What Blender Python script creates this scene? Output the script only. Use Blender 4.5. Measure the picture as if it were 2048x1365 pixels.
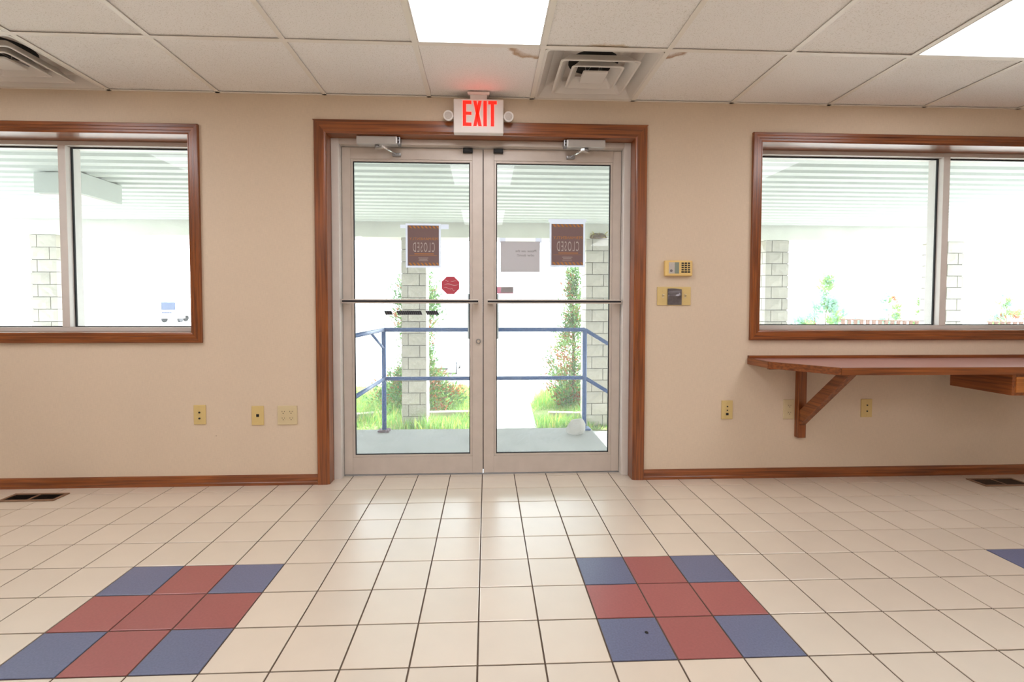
import bpy, bmesh, math, random
from mathutils import Vector, Matrix
random.seed(7)
for o in list(bpy.data.objects): bpy.data.objects.remove(o)
SC = bpy.context.scene
COL = SC.collection

# ------------------------------------------------------------------ camera
F_PX, CX, CY = 974.392, 1014.42, 646.97          # solved on the 2048 x 1365 frame
YAW, PITCH, ROLL = -0.04551, -0.03397, -0.00148
CAM = Vector((0.07378, -2.94937, 1.06867))
RM = Matrix.Rotation(YAW, 3, 'Z') @ Matrix.Rotation(PITCH, 3, 'X') @ Matrix.Rotation(ROLL, 3, 'Y')
cd = bpy.data.cameras.new('camera'); cam = bpy.data.objects.new('camera', cd); COL.objects.link(cam)
cd.sensor_width = 36; cd.sensor_fit = 'HORIZONTAL'; cd.lens = F_PX / 2048 * 36
cd.shift_x = (1024 - CX) / 2048; cd.shift_y = (CY - 682.5) / 2048
cd.clip_start = 0.02; cd.clip_end = 400
r, f, u = RM.col[0], RM.col[1], RM.col[2]
cam.matrix_world = Matrix(((r.x, u.x, -f.x, CAM.x), (r.y, u.y, -f.y, CAM.y), (r.z, u.z, -f.z, CAM.z), (0, 0, 0, 1)))
SC.camera = cam

# ------------------------------------------------------------------ sky, sun, exposure
w = bpy.data.worlds.new('sky'); SC.world = w; w.use_nodes = True
bg = w.node_tree.nodes['Background']
bg.inputs['Color'].default_value = (0.84, 0.93, 1.0, 1); bg.inputs['Strength'].default_value = 6.5
sd = bpy.data.lights.new('sun', 'SUN'); sun = bpy.data.objects.new('sun', sd); COL.objects.link(sun)
sd.energy = 9.0; sd.angle = math.radians(1.0); sd.color = (1.0, 0.96, 0.9)
S_AZ, S_EL = math.radians(38), math.radians(44)      # towards +y (out of the door), turned to +x
sdir = Vector((math.sin(S_AZ) * math.cos(S_EL), math.cos(S_AZ) * math.cos(S_EL), math.sin(S_EL)))
sun.rotation_euler = sdir.to_track_quat('Z', 'Y').to_euler(); sun.location = (20, 30, 30)
PANEL_L = 6.4                                         # radiance of the ceiling light lenses
vs = SC.view_settings
vs.view_transform = 'Standard'; vs.look = 'None'; vs.gamma = 1.0; vs.use_curve_mapping = False; vs.exposure = 0.38

# ------------------------------------------------------------------ helpers
def ray(px, py):
    return RM @ Vector(((px - CX) / F_PX, 1.0, -(py - CY) / F_PX))
def at(px, py, axis, val):                            # point where a pixel's ray meets a plane
    d = ray(px, py); k = 'xyz'.index(axis)
    return CAM + d * ((val - CAM[k]) / d[k])
def project(p):
    d = RM.transposed() @ (Vector(p) - CAM)
    if d.y < 0.05: return None
    return (CX + F_PX * d.x / d.y, CY - F_PX * d.z / d.y)

def link(name, me, parent=None):
    o = bpy.data.objects.new(name, me); COL.objects.link(o)
    if parent is not None: o.parent = parent
    return o
def finish(bm, name, m, parent=None, smooth=False, fix=True):
    if fix: bmesh.ops.recalc_face_normals(bm, faces=bm.faces)
    me = bpy.data.meshes.new(name); bm.to_mesh(me); bm.free()
    for x in (m if isinstance(m, (list, tuple)) else [m]): me.materials.append(x)
    if smooth:
        for p in me.polygons: p.use_smooth = True
    return link(name, me, parent)
def tag(o, label, cat, group=None, kind=None):
    o['label'] = label; o['category'] = cat
    if group: o['group'] = group
    if kind: o['kind'] = kind
    return o
def empty(name, loc=(0, 0, 0)):
    o = bpy.data.objects.new(name, None); COL.objects.link(o); o.location = loc; o.empty_display_size = 0.05
    return o
def thing(name, label, cat, loc=(0, 0, 0), group=None, kind=None):
    return tag(empty(name, loc), label, cat, group, kind)
def add_box(bm, x0, x1, y0, y1, z0, z1, bev=0.0, mi=0, off=(0, 0, 0)):
    ox, oy, oz = off
    v = [bm.verts.new((x - ox, y - oy, z - oz)) for x in (x0, x1) for y in (y0, y1) for z in (z0, z1)]
    fs = [bm.faces.new([v[i] for i in q]) for q in ((0, 1, 3, 2), (4, 6, 7, 5), (0, 4, 5, 1), (2, 3, 7, 6), (0, 2, 6, 4), (1, 5, 7, 3))]
    for q in fs: q.material_index = mi
    if bev > 0:
        es = list({e for q in fs for e in q.edges})
        rr = bmesh.ops.bevel(bm, geom=es, offset=bev, segments=2, affect='EDGES', profile=0.6)
        for q in rr['faces']: q.material_index = mi
def box(name, b, m, parent=None, bev=0.0):
    off = parent.location if (parent is not None and parent.type == 'EMPTY') else (0, 0, 0)
    bm = bmesh.new(); add_box(bm, *b, bev=bev, off=off)
    return finish(bm, name, m, parent)
def off_of(parent):
    return Vector(parent.location) if (parent is not None and parent.type == 'EMPTY') else Vector((0, 0, 0))
def add_tube(bm, pts, rad, n=10, cap=True):
    pts = [Vector(p) for p in pts]; rings = []
    up0 = Vector((0, 0, 1))
    for i, p in enumerate(pts):
        a = pts[max(i - 1, 0)]; b = pts[min(i + 1, len(pts) - 1)]
        t = (b - a).normalized()
        s = t.cross(up0 if abs(t.z) < 0.95 else Vector((0, 1, 0))).normalized(); q = s.cross(t).normalized()
        rr = rad[i] if isinstance(rad, (list, tuple)) else rad
        rings.append([bm.verts.new(p + (s * math.cos(2 * math.pi * k / n) + q * math.sin(2 * math.pi * k / n)) * rr) for k in range(n)])
    for A, B in zip(rings, rings[1:]):
        for k in range(n): bm.faces.new((A[k], A[(k + 1) % n], B[(k + 1) % n], B[k]))
    if cap: bm.faces.new(rings[0][::-1]); bm.faces.new(rings[-1])
def tube(name, pts, rad, m, parent=None, n=10):
    o = off_of(parent); bm = bmesh.new(); add_tube(bm, [Vector(p) - o for p in pts], rad, n)
    return finish(bm, name, m, parent, smooth=True)
def add_prism(bm, poly, a0, a1, axis, off=(0, 0, 0)):
    """poly: 2D points in the two axes other than `axis`, extruded from a0 to a1 along `axis`."""
    off = Vector(off)
    def P(c, a):
        if axis == 'y': q = Vector((c[0], a, c[1]))
        elif axis == 'z': q = Vector((c[0], c[1], a))
        else: q = Vector((a, c[0], c[1]))
        return q - off
    A = [bm.verts.new(P(c, a0)) for c in poly]; B = [bm.verts.new(P(c, a1)) for c in poly]; n = len(poly)
    bm.faces.new(A); bm.faces.new(B[::-1])
    for k in range(n): bm.faces.new((A[k], A[(k + 1) % n], B[(k + 1) % n], B[k]))
def prism(name, poly, a0, a1, axis, m, parent=None, bev=0.0):
    bm = bmesh.new(); add_prism(bm, poly, a0, a1, axis, off_of(parent))
    if bev: bmesh.ops.bevel(bm, geom=list(bm.edges), offset=bev, segments=2, affect='EDGES')
    return finish(bm, name, m, parent)
def circ(cx, cy, rr, n=16, a0=0.0):
    return [(cx + rr * math.cos(a0 + 2 * math.pi * k / n), cy + rr * math.sin(a0 + 2 * math.pi * k / n)) for k in range(n)]

# ------------------------------------------------------------------ materials
def lin(c):
    return tuple(((x / 255) / 12.92 if x / 255 <= 0.04045 else ((x / 255 + 0.055) / 1.055) ** 2.4) for x in c) + (1.0,)
def newmat(name):
    m = bpy.data.materials.new(name); m.use_nodes = True
    return m, m.node_tree.nodes, m.node_tree.links, m.node_tree.nodes['Principled BSDF']
def mat(name, rgb, rough=0.5, metal=0.0, var=0.0, scale=20.0, bump=0.0, bscale=80.0, spec=0.5, stretch=None, rand=0.0):
    m, N, L, p = newmat(name)
    c = lin(rgb)
    p.inputs['Base Color'].default_value = c; p.inputs['Roughness'].default_value = rough
    p.inputs['Metallic'].default_value = metal; p.inputs['Specular IOR Level'].default_value = spec
    tc = N.new('ShaderNodeTexCoord'); vec = tc.outputs['Object']
    if stretch:
        mp = N.new('ShaderNodeMapping'); mp.inputs['Scale'].default_value = stretch; L.new(vec, mp.inputs['Vector']); vec = mp.outputs['Vector']
    col = None
    if var > 0:
        t = N.new('ShaderNodeTexNoise'); t.inputs['Scale'].default_value = scale; t.inputs['Detail'].default_value = 6; L.new(vec, t.inputs['Vector'])
        mr = N.new('ShaderNodeMapRange'); mr.inputs['From Min'].default_value = 0.25; mr.inputs['From Max'].default_value = 0.75
        mr.inputs['To Min'].default_value = 1 - var; mr.inputs['To Max'].default_value = 1 + var; L.new(t.outputs['Fac'], mr.inputs['Value'])
        mx = N.new('ShaderNodeVectorMath'); mx.operation = 'SCALE'; mx.inputs[0].default_value = c[:3]; L.new(mr.outputs['Result'], mx.inputs['Scale'])
        col = mx.outputs['Vector']
    if rand > 0:
        oi = N.new('ShaderNodeObjectInfo'); mr = N.new('ShaderNodeMapRange')
        mr.inputs['To Min'].default_value = 1 - rand; mr.inputs['To Max'].default_value = 1 + rand; L.new(oi.outputs['Random'], mr.inputs['Value'])
        mx = N.new('ShaderNodeVectorMath'); mx.operation = 'SCALE'
        if col is not None: L.new(col, mx.inputs[0])
        else: mx.inputs[0].default_value = c[:3]
        L.new(mr.outputs['Result'], mx.inputs['Scale']); col = mx.outputs['Vector']
    if col is not None: L.new(col, p.inputs['Base Color'])
    if bump > 0:
        t = N.new('ShaderNodeTexNoise'); t.inputs['Scale'].default_value = bscale; t.inputs['Detail'].default_value = 4; L.new(vec, t.inputs['Vector'])
        b = N.new('ShaderNodeBump'); b.inputs['Strength'].default_value = bump; b.inputs['Distance'].default_value = 0.002
        L.new(t.outputs['Fac'], b.inputs['Height']); L.new(b.outputs['Normal'], p.inputs['Normal'])
    return m
def wood(name, axis, dark=(92, 43, 15), light=(162, 90, 39), rough=0.32):
    m, N, L, p = newmat(name)
    tc = N.new('ShaderNodeTexCoord'); mp = N.new('ShaderNodeMapping')
    s = [46, 46, 46]; s['xyz'.index(axis)] = 1.6
    mp.inputs['Scale'].default_value = s; L.new(tc.outputs['Object'], mp.inputs['Vector'])
    t = N.new('ShaderNodeTexNoise'); t.inputs['Scale'].default_value = 1.6; t.inputs['Detail'].default_value = 8; t.inputs['Distortion'].default_value = 0.6
    L.new(mp.outputs['Vector'], t.inputs['Vector'])
    cr = N.new('ShaderNodeValToRGB'); cr.color_ramp.elements[0].position = 0.28; cr.color_ramp.elements[1].position = 0.74
    cr.color_ramp.elements[0].color = lin(dark); cr.color_ramp.elements[1].color = lin(light)
    L.new(t.outputs['Fac'], cr.inputs['Fac'])
    t2 = N.new('ShaderNodeTexNoise'); t2.inputs['Scale'].default_value = 2.3; L.new(tc.outputs['Object'], t2.inputs['Vector'])
    mr = N.new('ShaderNodeMapRange'); mr.inputs['To Min'].default_value = 0.75; mr.inputs['To Max'].default_value = 1.25; L.new(t2.outputs['Fac'], mr.inputs['Value'])
    mx = N.new('ShaderNodeVectorMath'); mx.operation = 'SCALE'; L.new(cr.outputs['Color'], mx.inputs[0]); L.new(mr.outputs['Result'], mx.inputs['Scale'])
    L.new(mx.outputs['Vector'], p.inputs['Base Color'])
    p.inputs['Roughness'].default_value = rough; p.inputs['Coat Weight'].default_value = 0.3; p.inputs['Coat Roughness'].default_value = 0.22
    b = N.new('ShaderNodeBump'); b.inputs['Strength'].default_value = 0.12; b.inputs['Distance'].default_value = 0.001
    L.new(t.outputs['Fac'], b.inputs['Height']); L.new(b.outputs['Normal'], p.inputs['Normal'])
    return m
def emit(name, rgb, strength, base=None):
    m, N, L, p = newmat(name)
    p.inputs['Base Color'].default_value = lin(base or rgb); p.inputs['Roughness'].default_value = 0.6
    p.inputs['Emission Color'].default_value = lin(rgb); p.inputs['Emission Strength'].default_value = strength
    return m
def glass(name, haze=0.045, tint=(0.968, 0.986, 0.984)):
    m, N, L, p = newmat(name); N.remove(p); out = N['Material Output']
    tr = N.new('ShaderNodeBsdfTransparent'); tr.inputs['Color'].default_value = tint + (1,)
    gl = N.new('ShaderNodeBsdfGlossy'); gl.inputs['Roughness'].default_value = 0.01
    lw = N.new('ShaderNodeLayerWeight'); lw.inputs['Blend'].default_value = 0.5                               # Schlick reflectance, same from both sides
    pw = N.new('ShaderNodeMath'); pw.operation = 'POWER'; pw.inputs[1].default_value = 5.0; L.new(lw.outputs['Facing'], pw.inputs[0])
    fr = N.new('ShaderNodeMath'); fr.operation = 'MULTIPLY_ADD'; fr.inputs[1].default_value = 0.9; fr.inputs[2].default_value = 0.025; L.new(pw.outputs[0], fr.inputs[0])
    m1 = N.new('ShaderNodeMixShader'); L.new(fr.outputs[0], m1.inputs['Fac']); L.new(tr.outputs[0], m1.inputs[1]); L.new(gl.outputs[0], m1.inputs[2])
    tl = N.new('ShaderNodeBsdfTranslucent'); tl.inputs['Color'].default_value = (0.95, 0.95, 0.97, 1)       # dust haze on the pane, strong enough to imitate veiling glare from outside
    tc = N.new('ShaderNodeTexCoord'); t = N.new('ShaderNodeTexNoise'); t.inputs['Scale'].default_value = 3.0; t.inputs['Detail'].default_value = 5
    L.new(tc.outputs['Object'], t.inputs['Vector'])
    mr = N.new('ShaderNodeMapRange'); mr.inputs['To Min'].default_value = haze * 0.5; mr.inputs['To Max'].default_value = haze * 1.5; L.new(t.outputs['Fac'], mr.inputs['Value'])
    m2 = N.new('ShaderNodeMixShader'); L.new(mr.outputs['Result'], m2.inputs['Fac']); L.new(m1.outputs[0], m2.inputs[1]); L.new(tl.outputs[0], m2.inputs[2])
    L.new(m2.outputs[0], out.inputs['Surface'])
    return m
def wallcover(name, rgb):                              # fine woven vinyl wall covering
    m, N, L, p = newmat(name); tc = N.new('ShaderNodeTexCoord'); c = lin(rgb)
    hs = []
    for sc in ((40, 40, 520), (420, 420, 30)):
        mp = N.new('ShaderNodeMapping'); mp.inputs['Scale'].default_value = sc; L.new(tc.outputs['Object'], mp.inputs['Vector'])
        t = N.new('ShaderNodeTexNoise'); t.inputs['Scale'].default_value = 1.0; t.inputs['Detail'].default_value = 3; L.new(mp.outputs['Vector'], t.inputs['Vector']); hs.append(t.outputs['Fac'])
    ad = N.new('ShaderNodeMath'); ad.operation = 'ADD'; L.new(hs[0], ad.inputs[0]); L.new(hs[1], ad.inputs[1])
    t3 = N.new('ShaderNodeTexNoise'); t3.inputs['Scale'].default_value = 1.7; t3.inputs['Detail'].default_value = 5; L.new(tc.outputs['Object'], t3.inputs['Vector'])
    a2 = N.new('ShaderNodeMath'); a2.operation = 'MULTIPLY_ADD'; a2.inputs[1].default_value = 0.6; L.new(t3.outputs['Fac'], a2.inputs[0]); L.new(ad.outputs[0], a2.inputs[2])
    mr = N.new('ShaderNodeMapRange'); mr.inputs['From Min'].default_value = 0.7; mr.inputs['From Max'].default_value = 1.9; mr.inputs['To Min'].default_value = 0.90; mr.inputs['To Max'].default_value = 1.10
    L.new(a2.outputs[0], mr.inputs['Value'])
    mx = N.new('ShaderNodeVectorMath'); mx.operation = 'SCALE'; mx.inputs[0].default_value = c[:3]; L.new(mr.outputs['Result'], mx.inputs['Scale'])
    # a few small scuffs and specks
    vo = N.new('ShaderNodeTexVoronoi'); vo.inputs['Scale'].default_value = 3.2; L.new(tc.outputs['Object'], vo.inputs['Vector'])
    lt = N.new('ShaderNodeMath'); lt.operation = 'LESS_THAN'; lt.inputs[1].default_value = 0.016; L.new(vo.outputs['Distance'], lt.inputs[0])
    mx2 = N.new('ShaderNodeMix'); mx2.data_type = 'RGBA'; L.new(lt.outputs[0], mx2.inputs['Factor']); L.new(mx.outputs['Vector'], mx2.inputs['A']); mx2.inputs['B'].default_value = lin((150, 128, 104))
    L.new(mx2.outputs['Result'], p.inputs['Base Color']); p.inputs['Roughness'].default_value = 0.62; p.inputs['Specular IOR Level'].default_value = 0.3
    b = N.new('ShaderNodeBump'); b.inputs['Strength'].default_value = 0.25; b.inputs['Distance'].default_value = 0.001; L.new(ad.outputs[0], b.inputs['Height']); L.new(b.outputs['Normal'], p.inputs['Normal'])
    return m
def panelmat(name, rgb, stain=None):                   # fissured mineral-fibre ceiling board, optional water stain ring
    m, N, L, p = newmat(name); tc = N.new('ShaderNodeTexCoord'); oi = N.new('ShaderNodeObjectInfo')
    va = N.new('ShaderNodeVectorMath'); va.operation = 'SCALE'; va.inputs[0].default_value = (11.0, 7.0, 3.0); L.new(oi.outputs['Random'], va.inputs['Scale'])
    ad = N.new('ShaderNodeVectorMath'); L.new(tc.outputs['Object'], ad.inputs[0]); L.new(va.outputs['Vector'], ad.inputs[1])
    t = N.new('ShaderNodeTexNoise'); t.inputs['Scale'].default_value = 190; t.inputs['Detail'].default_value = 3; L.new(ad.outputs['Vector'], t.inputs['Vector'])
    cr = N.new('ShaderNodeValToRGB'); e = cr.color_ramp.elements; e[0].position = 0.34; e[1].position = 0.43
    c = lin(rgb); e[0].color = (c[0] * 0.80, c[1] * 0.78, c[2] * 0.74, 1); e[1].color = c
    L.new(t.outputs['Fac'], cr.inputs['Fac']); col = cr.outputs['Color']
    if stain:
        sx, sy, r0, col_s = stain
        sub = N.new('ShaderNodeVectorMath'); sub.operation = 'SUBTRACT'; sub.inputs[1].default_value = (sx, sy, 0); L.new(tc.outputs['Object'], sub.inputs[0])
        mu = N.new('ShaderNodeVectorMath'); mu.operation = 'MULTIPLY'; mu.inputs[1].default_value = (1, 1, 0); L.new(sub.outputs['Vector'], mu.inputs[0])
        ln = N.new('ShaderNodeVectorMath'); ln.operation = 'LENGTH'; L.new(mu.outputs['Vector'], ln.inputs[0])
        n2 = N.new('ShaderNodeTexNoise'); n2.inputs['Scale'].default_value = 22; n2.inputs['Detail'].default_value = 5; L.new(tc.outputs['Object'], n2.inputs['Vector'])
        ma = N.new('ShaderNodeMath'); ma.operation = 'MULTIPLY_ADD'; ma.inputs[1].default_value = 0.06; L.new(n2.outputs['Fac'], ma.inputs[0]); L.new(ln.outputs['Value'], ma.inputs[2])
        rmp = N.new('ShaderNodeValToRGB'); el = rmp.color_ramp.elements
        el[0].position = max(r0 - 0.035, 0) + 0.03; el[0].color = (0.10, 0.10, 0.10, 1)
        el[1].position = r0 + 0.045; el[1].color = (0, 0, 0, 1)
        k = el.new(r0 + 0.028); k.color = (0.85, 0.85, 0.85, 1)
        L.new(ma.outputs[0], rmp.inputs['Fac'])
        mx = N.new('ShaderNodeMix'); mx.data_type = 'RGBA'; L.new(rmp.outputs['Color'], mx.inputs['Factor']); L.new(col, mx.inputs['A']); mx.inputs['B'].default_value = lin(col_s); col = mx.outputs['Result']
    L.new(col, p.inputs['Base Color']); p.inputs['Roughness'].default_value = 0.85; p.inputs['Specular IOR Level'].default_value = 0.2
    b = N.new('ShaderNodeBump'); b.inputs['Strength'].default_value = 0.5; b.inputs['Distance'].default_value = 0.002; L.new(t.outputs['Fac'], b.inputs['Height']); L.new(b.outputs['Normal'], p.inputs['Normal'])
    return m
def foliage_mat(name, rgb, tl=0.35, tint=(1.2, 1.3, 0.9)):
    m, N, L, p = newmat(name); out = N['Material Output']; c = lin(rgb)
    p.inputs['Base Color'].default_value = c; p.inputs['Roughness'].default_value = 0.6; p.inputs['Specular IOR Level'].default_value = 0.2
    t = N.new('ShaderNodeBsdfTranslucent'); t.inputs['Color'].default_value = (c[0] * tint[0], c[1] * tint[1], c[2] * tint[2], 1)
    mx = N.new('ShaderNodeMixShader'); mx.inputs['Fac'].default_value = tl; L.new(p.outputs[0], mx.inputs[1]); L.new(t.outputs[0], mx.inputs[2]); L.new(mx.outputs[0], out.inputs['Surface'])
    return m

M = {}
M['wall'] = wallcover('wall_covering', (220, 201, 178))
M['ext'] = mat('exterior_render', (205, 203, 196), 0.8, var=0.06, scale=9)
M['wx'], M['wy'], M['wz'] = wood('stained_wood_x', 'x'), wood('stained_wood_y', 'y'), wood('stained_wood_z', 'z')
M['pine'] = wood('light_wood', 'x', (150, 84, 34), (196, 124, 58))
M['alu'] = mat('painted_aluminium', (203, 192, 182), 0.42, 0.15, var=0.05, scale=14)
M['aluw'] = mat('white_aluminium', (222, 216, 210), 0.38, 0.1, var=0.03, scale=14)
M['closer'] = mat('silver_closer_paint', (190, 186, 182), 0.35, 0.5)
M['chrome'] = mat('polished_steel', (225, 225, 225), 0.16, 1.0)
M['steel'] = mat('brushed_steel', (160, 160, 162), 0.35, 0.9)
M['gasket'] = mat('black_rubber', (26, 26, 30), 0.6)
M['black'] = mat('black_plastic', (18, 18, 20), 0.45)
M['glass'] = glass('window_glass')
M['grout'] = mat('dark_grout', (92, 76, 62), 0.85, var=0.15, scale=30)
M['tile'] = mat('cream_tile', (222, 208, 190), 0.34, var=0.035, scale=6, bump=0.08, bscale=60, rand=0.03, spec=1.0)
for k_, w_ in (('tile', 0.9),):
    p_ = M[k_].node_tree.nodes['Principled BSDF']; p_.inputs['Coat Weight'].default_value = w_; p_.inputs['Coat Roughness'].default_value = 0.30; p_.inputs['Coat IOR'].default_value = 1.6
M['tile_red'] = mat('red_tile', (160, 90, 88), 0.32, var=0.08, scale=120, bump=0.10, bscale=60, rand=0.04, spec=0.8)
M['tile_blue'] = mat('blue_tile', (102, 108, 138), 0.32, var=0.16, scale=160, bump=0.12, bscale=60, rand=0.04, spec=0.8)
M['panel'] = panelmat('ceiling_board', (247, 244, 240))
M['tee'] = mat('white_grid_metal', (240, 234, 224), 0.4, 0.0)
M['white'] = mat('white_plastic', (232, 226, 220), 0.45)
M['diff'] = mat('white_enamel_metal', (226, 220, 212), 0.35)
M['duct'] = mat('duct_shade_black', (28, 26, 24), 0.8)
M['lens'] = emit('lit_lens', (250, 250, 255), PANEL_L, (240, 240, 235))
M['exit_red'] = emit('red_lit_letters', (255, 16, 4), 2.6, (90, 4, 2))
M['ivory'] = mat('ivory_plastic', (216, 190, 128), 0.4)
M['ivory_pale'] = mat('pale_ivory_plastic', (214, 196, 156), 0.4)
M['keypad'] = mat('aged_cream_plastic', (232, 198, 126), 0.45)
M['label'] = mat('silver_label', (196, 188, 180), 0.5, var=0.08, scale=200)
M['lcd'] = mat('grey_green_window', (140, 148, 134), 0.35)
M['tape'] = mat('grey_duct_tape', (104, 98, 100), 0.28, 0.4, var=0.2, scale=60, bump=0.5, bscale=45)
M['lam'] = mat('mauve_laminate', (168, 118, 112), 0.28, var=0.05, scale=220)
M['register'] = mat('tan_register_paint', (140, 108, 84), 0.45, 0.2)
M['regdark'] = mat('brown_louvre', (52, 36, 26), 0.5, 0.2)
M['poster'] = foliage_mat('brown_poster_print', (164, 142, 140), 0.7, (1, 1, 1))
M['orange'] = foliage_mat('orange_print', (238, 176, 110), 0.6, (1, 1, 1))
M['pwhite'] = foliage_mat('white_print', (240, 236, 232), 0.6, (1, 1, 1))
M['sleeve'] = foliage_mat('clear_sleeve_edge', (236, 238, 246), 0.7, (1, 1, 1))
M['paper'] = foliage_mat('white_paper', (214, 210, 212), 0.5, (1, 1, 1))
M['ink'] = mat('grey_ink', (120, 112, 112), 0.7)
M['octred'] = foliage_mat('red_sticker', (208, 116, 128), 0.6, (1, 1, 1))
M['pink'] = foliage_mat('pink_sticker', (236, 190, 204), 0.6, (1, 1, 1))
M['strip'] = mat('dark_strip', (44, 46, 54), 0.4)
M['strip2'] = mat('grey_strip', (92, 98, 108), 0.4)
M['soffit'] = mat('white_soffit_metal', (198, 204, 199), 0.55, var=0.03, scale=3)
M['beam'] = mat('weathered_beam', (214, 214, 202), 0.7, var=0.10, scale=2.2)
M['stone'] = mat('split_stone', (186, 180, 168), 0.9, var=0.14, scale=9, bump=0.6, bscale=26, rand=0.07)
M['mortar'] = mat('mortar', (112, 108, 100), 0.95, var=0.1, scale=30)
M['conc'] = mat('concrete', (176, 176, 172), 0.85, var=0.10, scale=5, bump=0.2, bscale=60)
M['drive'] = mat('pale_pavement', (174, 170, 164), 0.9, var=0.06, scale=0.6)
M['soil'] = mat('lawn_soil', (124, 132, 78), 0.95, var=0.25, scale=6)
M['blue'] = mat('blue_rail_paint', (30, 82, 150), 0.4, var=0.08, scale=20)
M['rust'] = mat('rusty_plate', (112, 84, 92), 0.7)
M['rock'] = mat('pale_rock', (206, 200, 192), 0.9, var=0.12, scale=12, bump=0.5, bscale=30)
M['leafg'] = foliage_mat('evergreen_foliage', (86, 120, 78))
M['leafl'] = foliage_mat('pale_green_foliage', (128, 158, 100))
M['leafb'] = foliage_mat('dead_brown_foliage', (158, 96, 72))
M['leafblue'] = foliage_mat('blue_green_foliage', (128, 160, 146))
M['bark'] = mat('bark', (96, 76, 58), 0.9)
M['grass'] = foliage_mat('grass_blades', (132, 172, 100), 0.45)
M['straw'] = foliage_mat('dry_grass_blades', (196, 186, 120), 0.4)
M['timber'] = mat('grey_edging_block', (168, 158, 146), 0.9, var=0.15, scale=10)
M['fence'] = mat('brown_fence', (104, 76, 62), 0.8)
M['carwhite'] = mat('white_car_paint', (240, 240, 240), 0.25)
M['cardark'] = mat('tinted_glass', (58, 68, 92), 0.15)
M['carglass'] = mat('sky_lit_car_glass', (176, 186, 200), 0.1)  # sky reflection is put into this pale base colour
M['tyre'] = mat('tyre_rubber', (60, 60, 64), 0.8)
M['chromeplate'] = mat('grey_pull_plate', (196, 208, 216), 0.4, 0.1)

# ------------------------------------------------------------------ room shell
X0, X1, Y0, H, WT = -4.72, 5.23, -7.3, 2.3097, 0.24
DX0, DX1, DZ = -0.862, 0.985, 2.09                  # door opening in the wall
W1 = (-3.77, -1.645, 0.91, 2.067)                     # window openings x0,x1,z0,z1
W2 = (1.765, 4.39, 0.92, 2.08)
def cells(bm, xs, zs, holes, y0, y1):
    for a, b in zip(xs, xs[1:]):
        for c, d in zip(zs, zs[1:]):
            mx, mz = (a + b) / 2, (c + d) / 2
            if not any(h[0] < mx < h[1] and h[2] < mz < h[3] for h in holes): add_box(bm, a, b, y0, y1, c, d)
    bmesh.ops.remove_doubles(bm, verts=bm.verts, dist=1e-5)
    seen = {}
    for q in bm.faces: seen.setdefault(tuple(round(v, 4) for v in q.calc_center_median()), []).append(q)
    bmesh.ops.delete(bm, geom=[q for g in seen.values() if len(g) > 1 for q in g], context='FACES_ONLY')
WALLTOP = 2.75
bm = bmesh.new()
cells(bm, [X0 - 0.15, W1[0], W1[1], DX0, DX1, W2[0], W2[1], X1 + 0.15], [-0.003, W1[2], W2[2], W1[3], W2[3], DZ, WALLTOP],
      [(DX0, DX1, -1, DZ), W1, W2], 0.0, WT - 0.02)
tag(finish(bm, 'wall_front', M['wall']), 'beige woven vinyl wall around the glass doors and windows', 'wall', kind='structure')
bm = bmesh.new()
cells(bm, [X0 - 3, W1[0], W1[1], DX0, DX1, W2[0], W2[1], X1 + 3], [-1.2, W1[2], W2[2], W1[3], W2[3], DZ, 2.9],
      [(DX0, DX1, -0.02, DZ), (DX0, DX1, -1, W1[2]), W1, W2], WT - 0.02, WT)
tag(finish(bm, 'wall_outside', M['ext']), 'pale rendered outer face of the front wall under the canopy', 'wall', kind='structure')
for nm, b in (('wall_left', (X0 - 0.15, X0, Y0, 0, -0.003, WALLTOP)), ('wall_right', (X1, X1 + 0.15, Y0, 0, -0.003, WALLTOP)), ('wall_back', (X0 - 0.15, X1 + 0.15, Y0 - 0.15, Y0, -0.003, WALLTOP))):
    tag(box(nm, b, M['wall']), {'wall_left': 'beige side wall at the end of the left window', 'wall_right': 'beige side wall at the end of the counter', 'wall_back': 'beige wall opposite the glass doors'}[nm], 'wall', kind='structure')
tag(box('roof_deck', (X0 - 0.15, X1 + 0.15, Y0 - 0.15, WT, WALLTOP, WALLTOP + 0.1), M['ext']), 'roof deck above the suspended ceiling', 'roof', kind='structure')

# ------------------------------------------------------------------ floor: every tile is a part
TS, TH, OX, OY = 0.20262, -0.00313, 0.05567, -0.11237
bm = bmesh.new(); add_box(bm, X0, X1, Y0, 0, -0.1, -0.0035); add_box(bm, DX0, DX1, 0, WT, -0.1, -0.0035)
floor = finish(bm, 'floor', M['grout']); tag(floor, 'cream square tile floor with red and blue tile patterns', 'floor', kind='structure')
ct, st = math.cos(TH), math.sin(TH)
def tw(lx, ly): return (OX + lx * ct - ly * st, OY + lx * st + ly * ct)
G2 = 0.0028
def tile_rects(i, j):
    """list of local rectangles (lx0,lx1,ly0,ly1) of tile i,j after cutting at the walls"""
    lx0, lx1, ly0, ly1 = i * TS + G2, (i + 1) * TS - G2, -(j + 1) * TS + G2, -j * TS - G2
    xm = tw((lx0 + lx1) / 2, 0)[0]
    lx0 = max(lx0, X0 - OX + 0.002); lx1 = min(lx1, X1 - OX - 0.002)
    if lx1 - lx0 < 0.01: return []
    ly0 = max(ly0, Y0 - OY + 0.03)
    if ly1 - ly0 < 0.01: return []
    lim = -0.001 - OY - max(lx0 * st, lx1 * st)
    if ly1 <= lim: return [(lx0, lx1, ly0, ly1)]
    out = []
    if ly0 < lim - 0.005: out.append((lx0, lx1, ly0, lim))
    a, b = max(lx0, DX0 - OX + 0.004), min(lx1, DX1 - OX - 0.004)
    if b - a > 0.005:
        top = min(ly1, 0.205 - OY)
        bot = max(ly0, lim)
        if top - bot > 0.005: out.append((a, b, bot, top))
    return out
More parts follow.
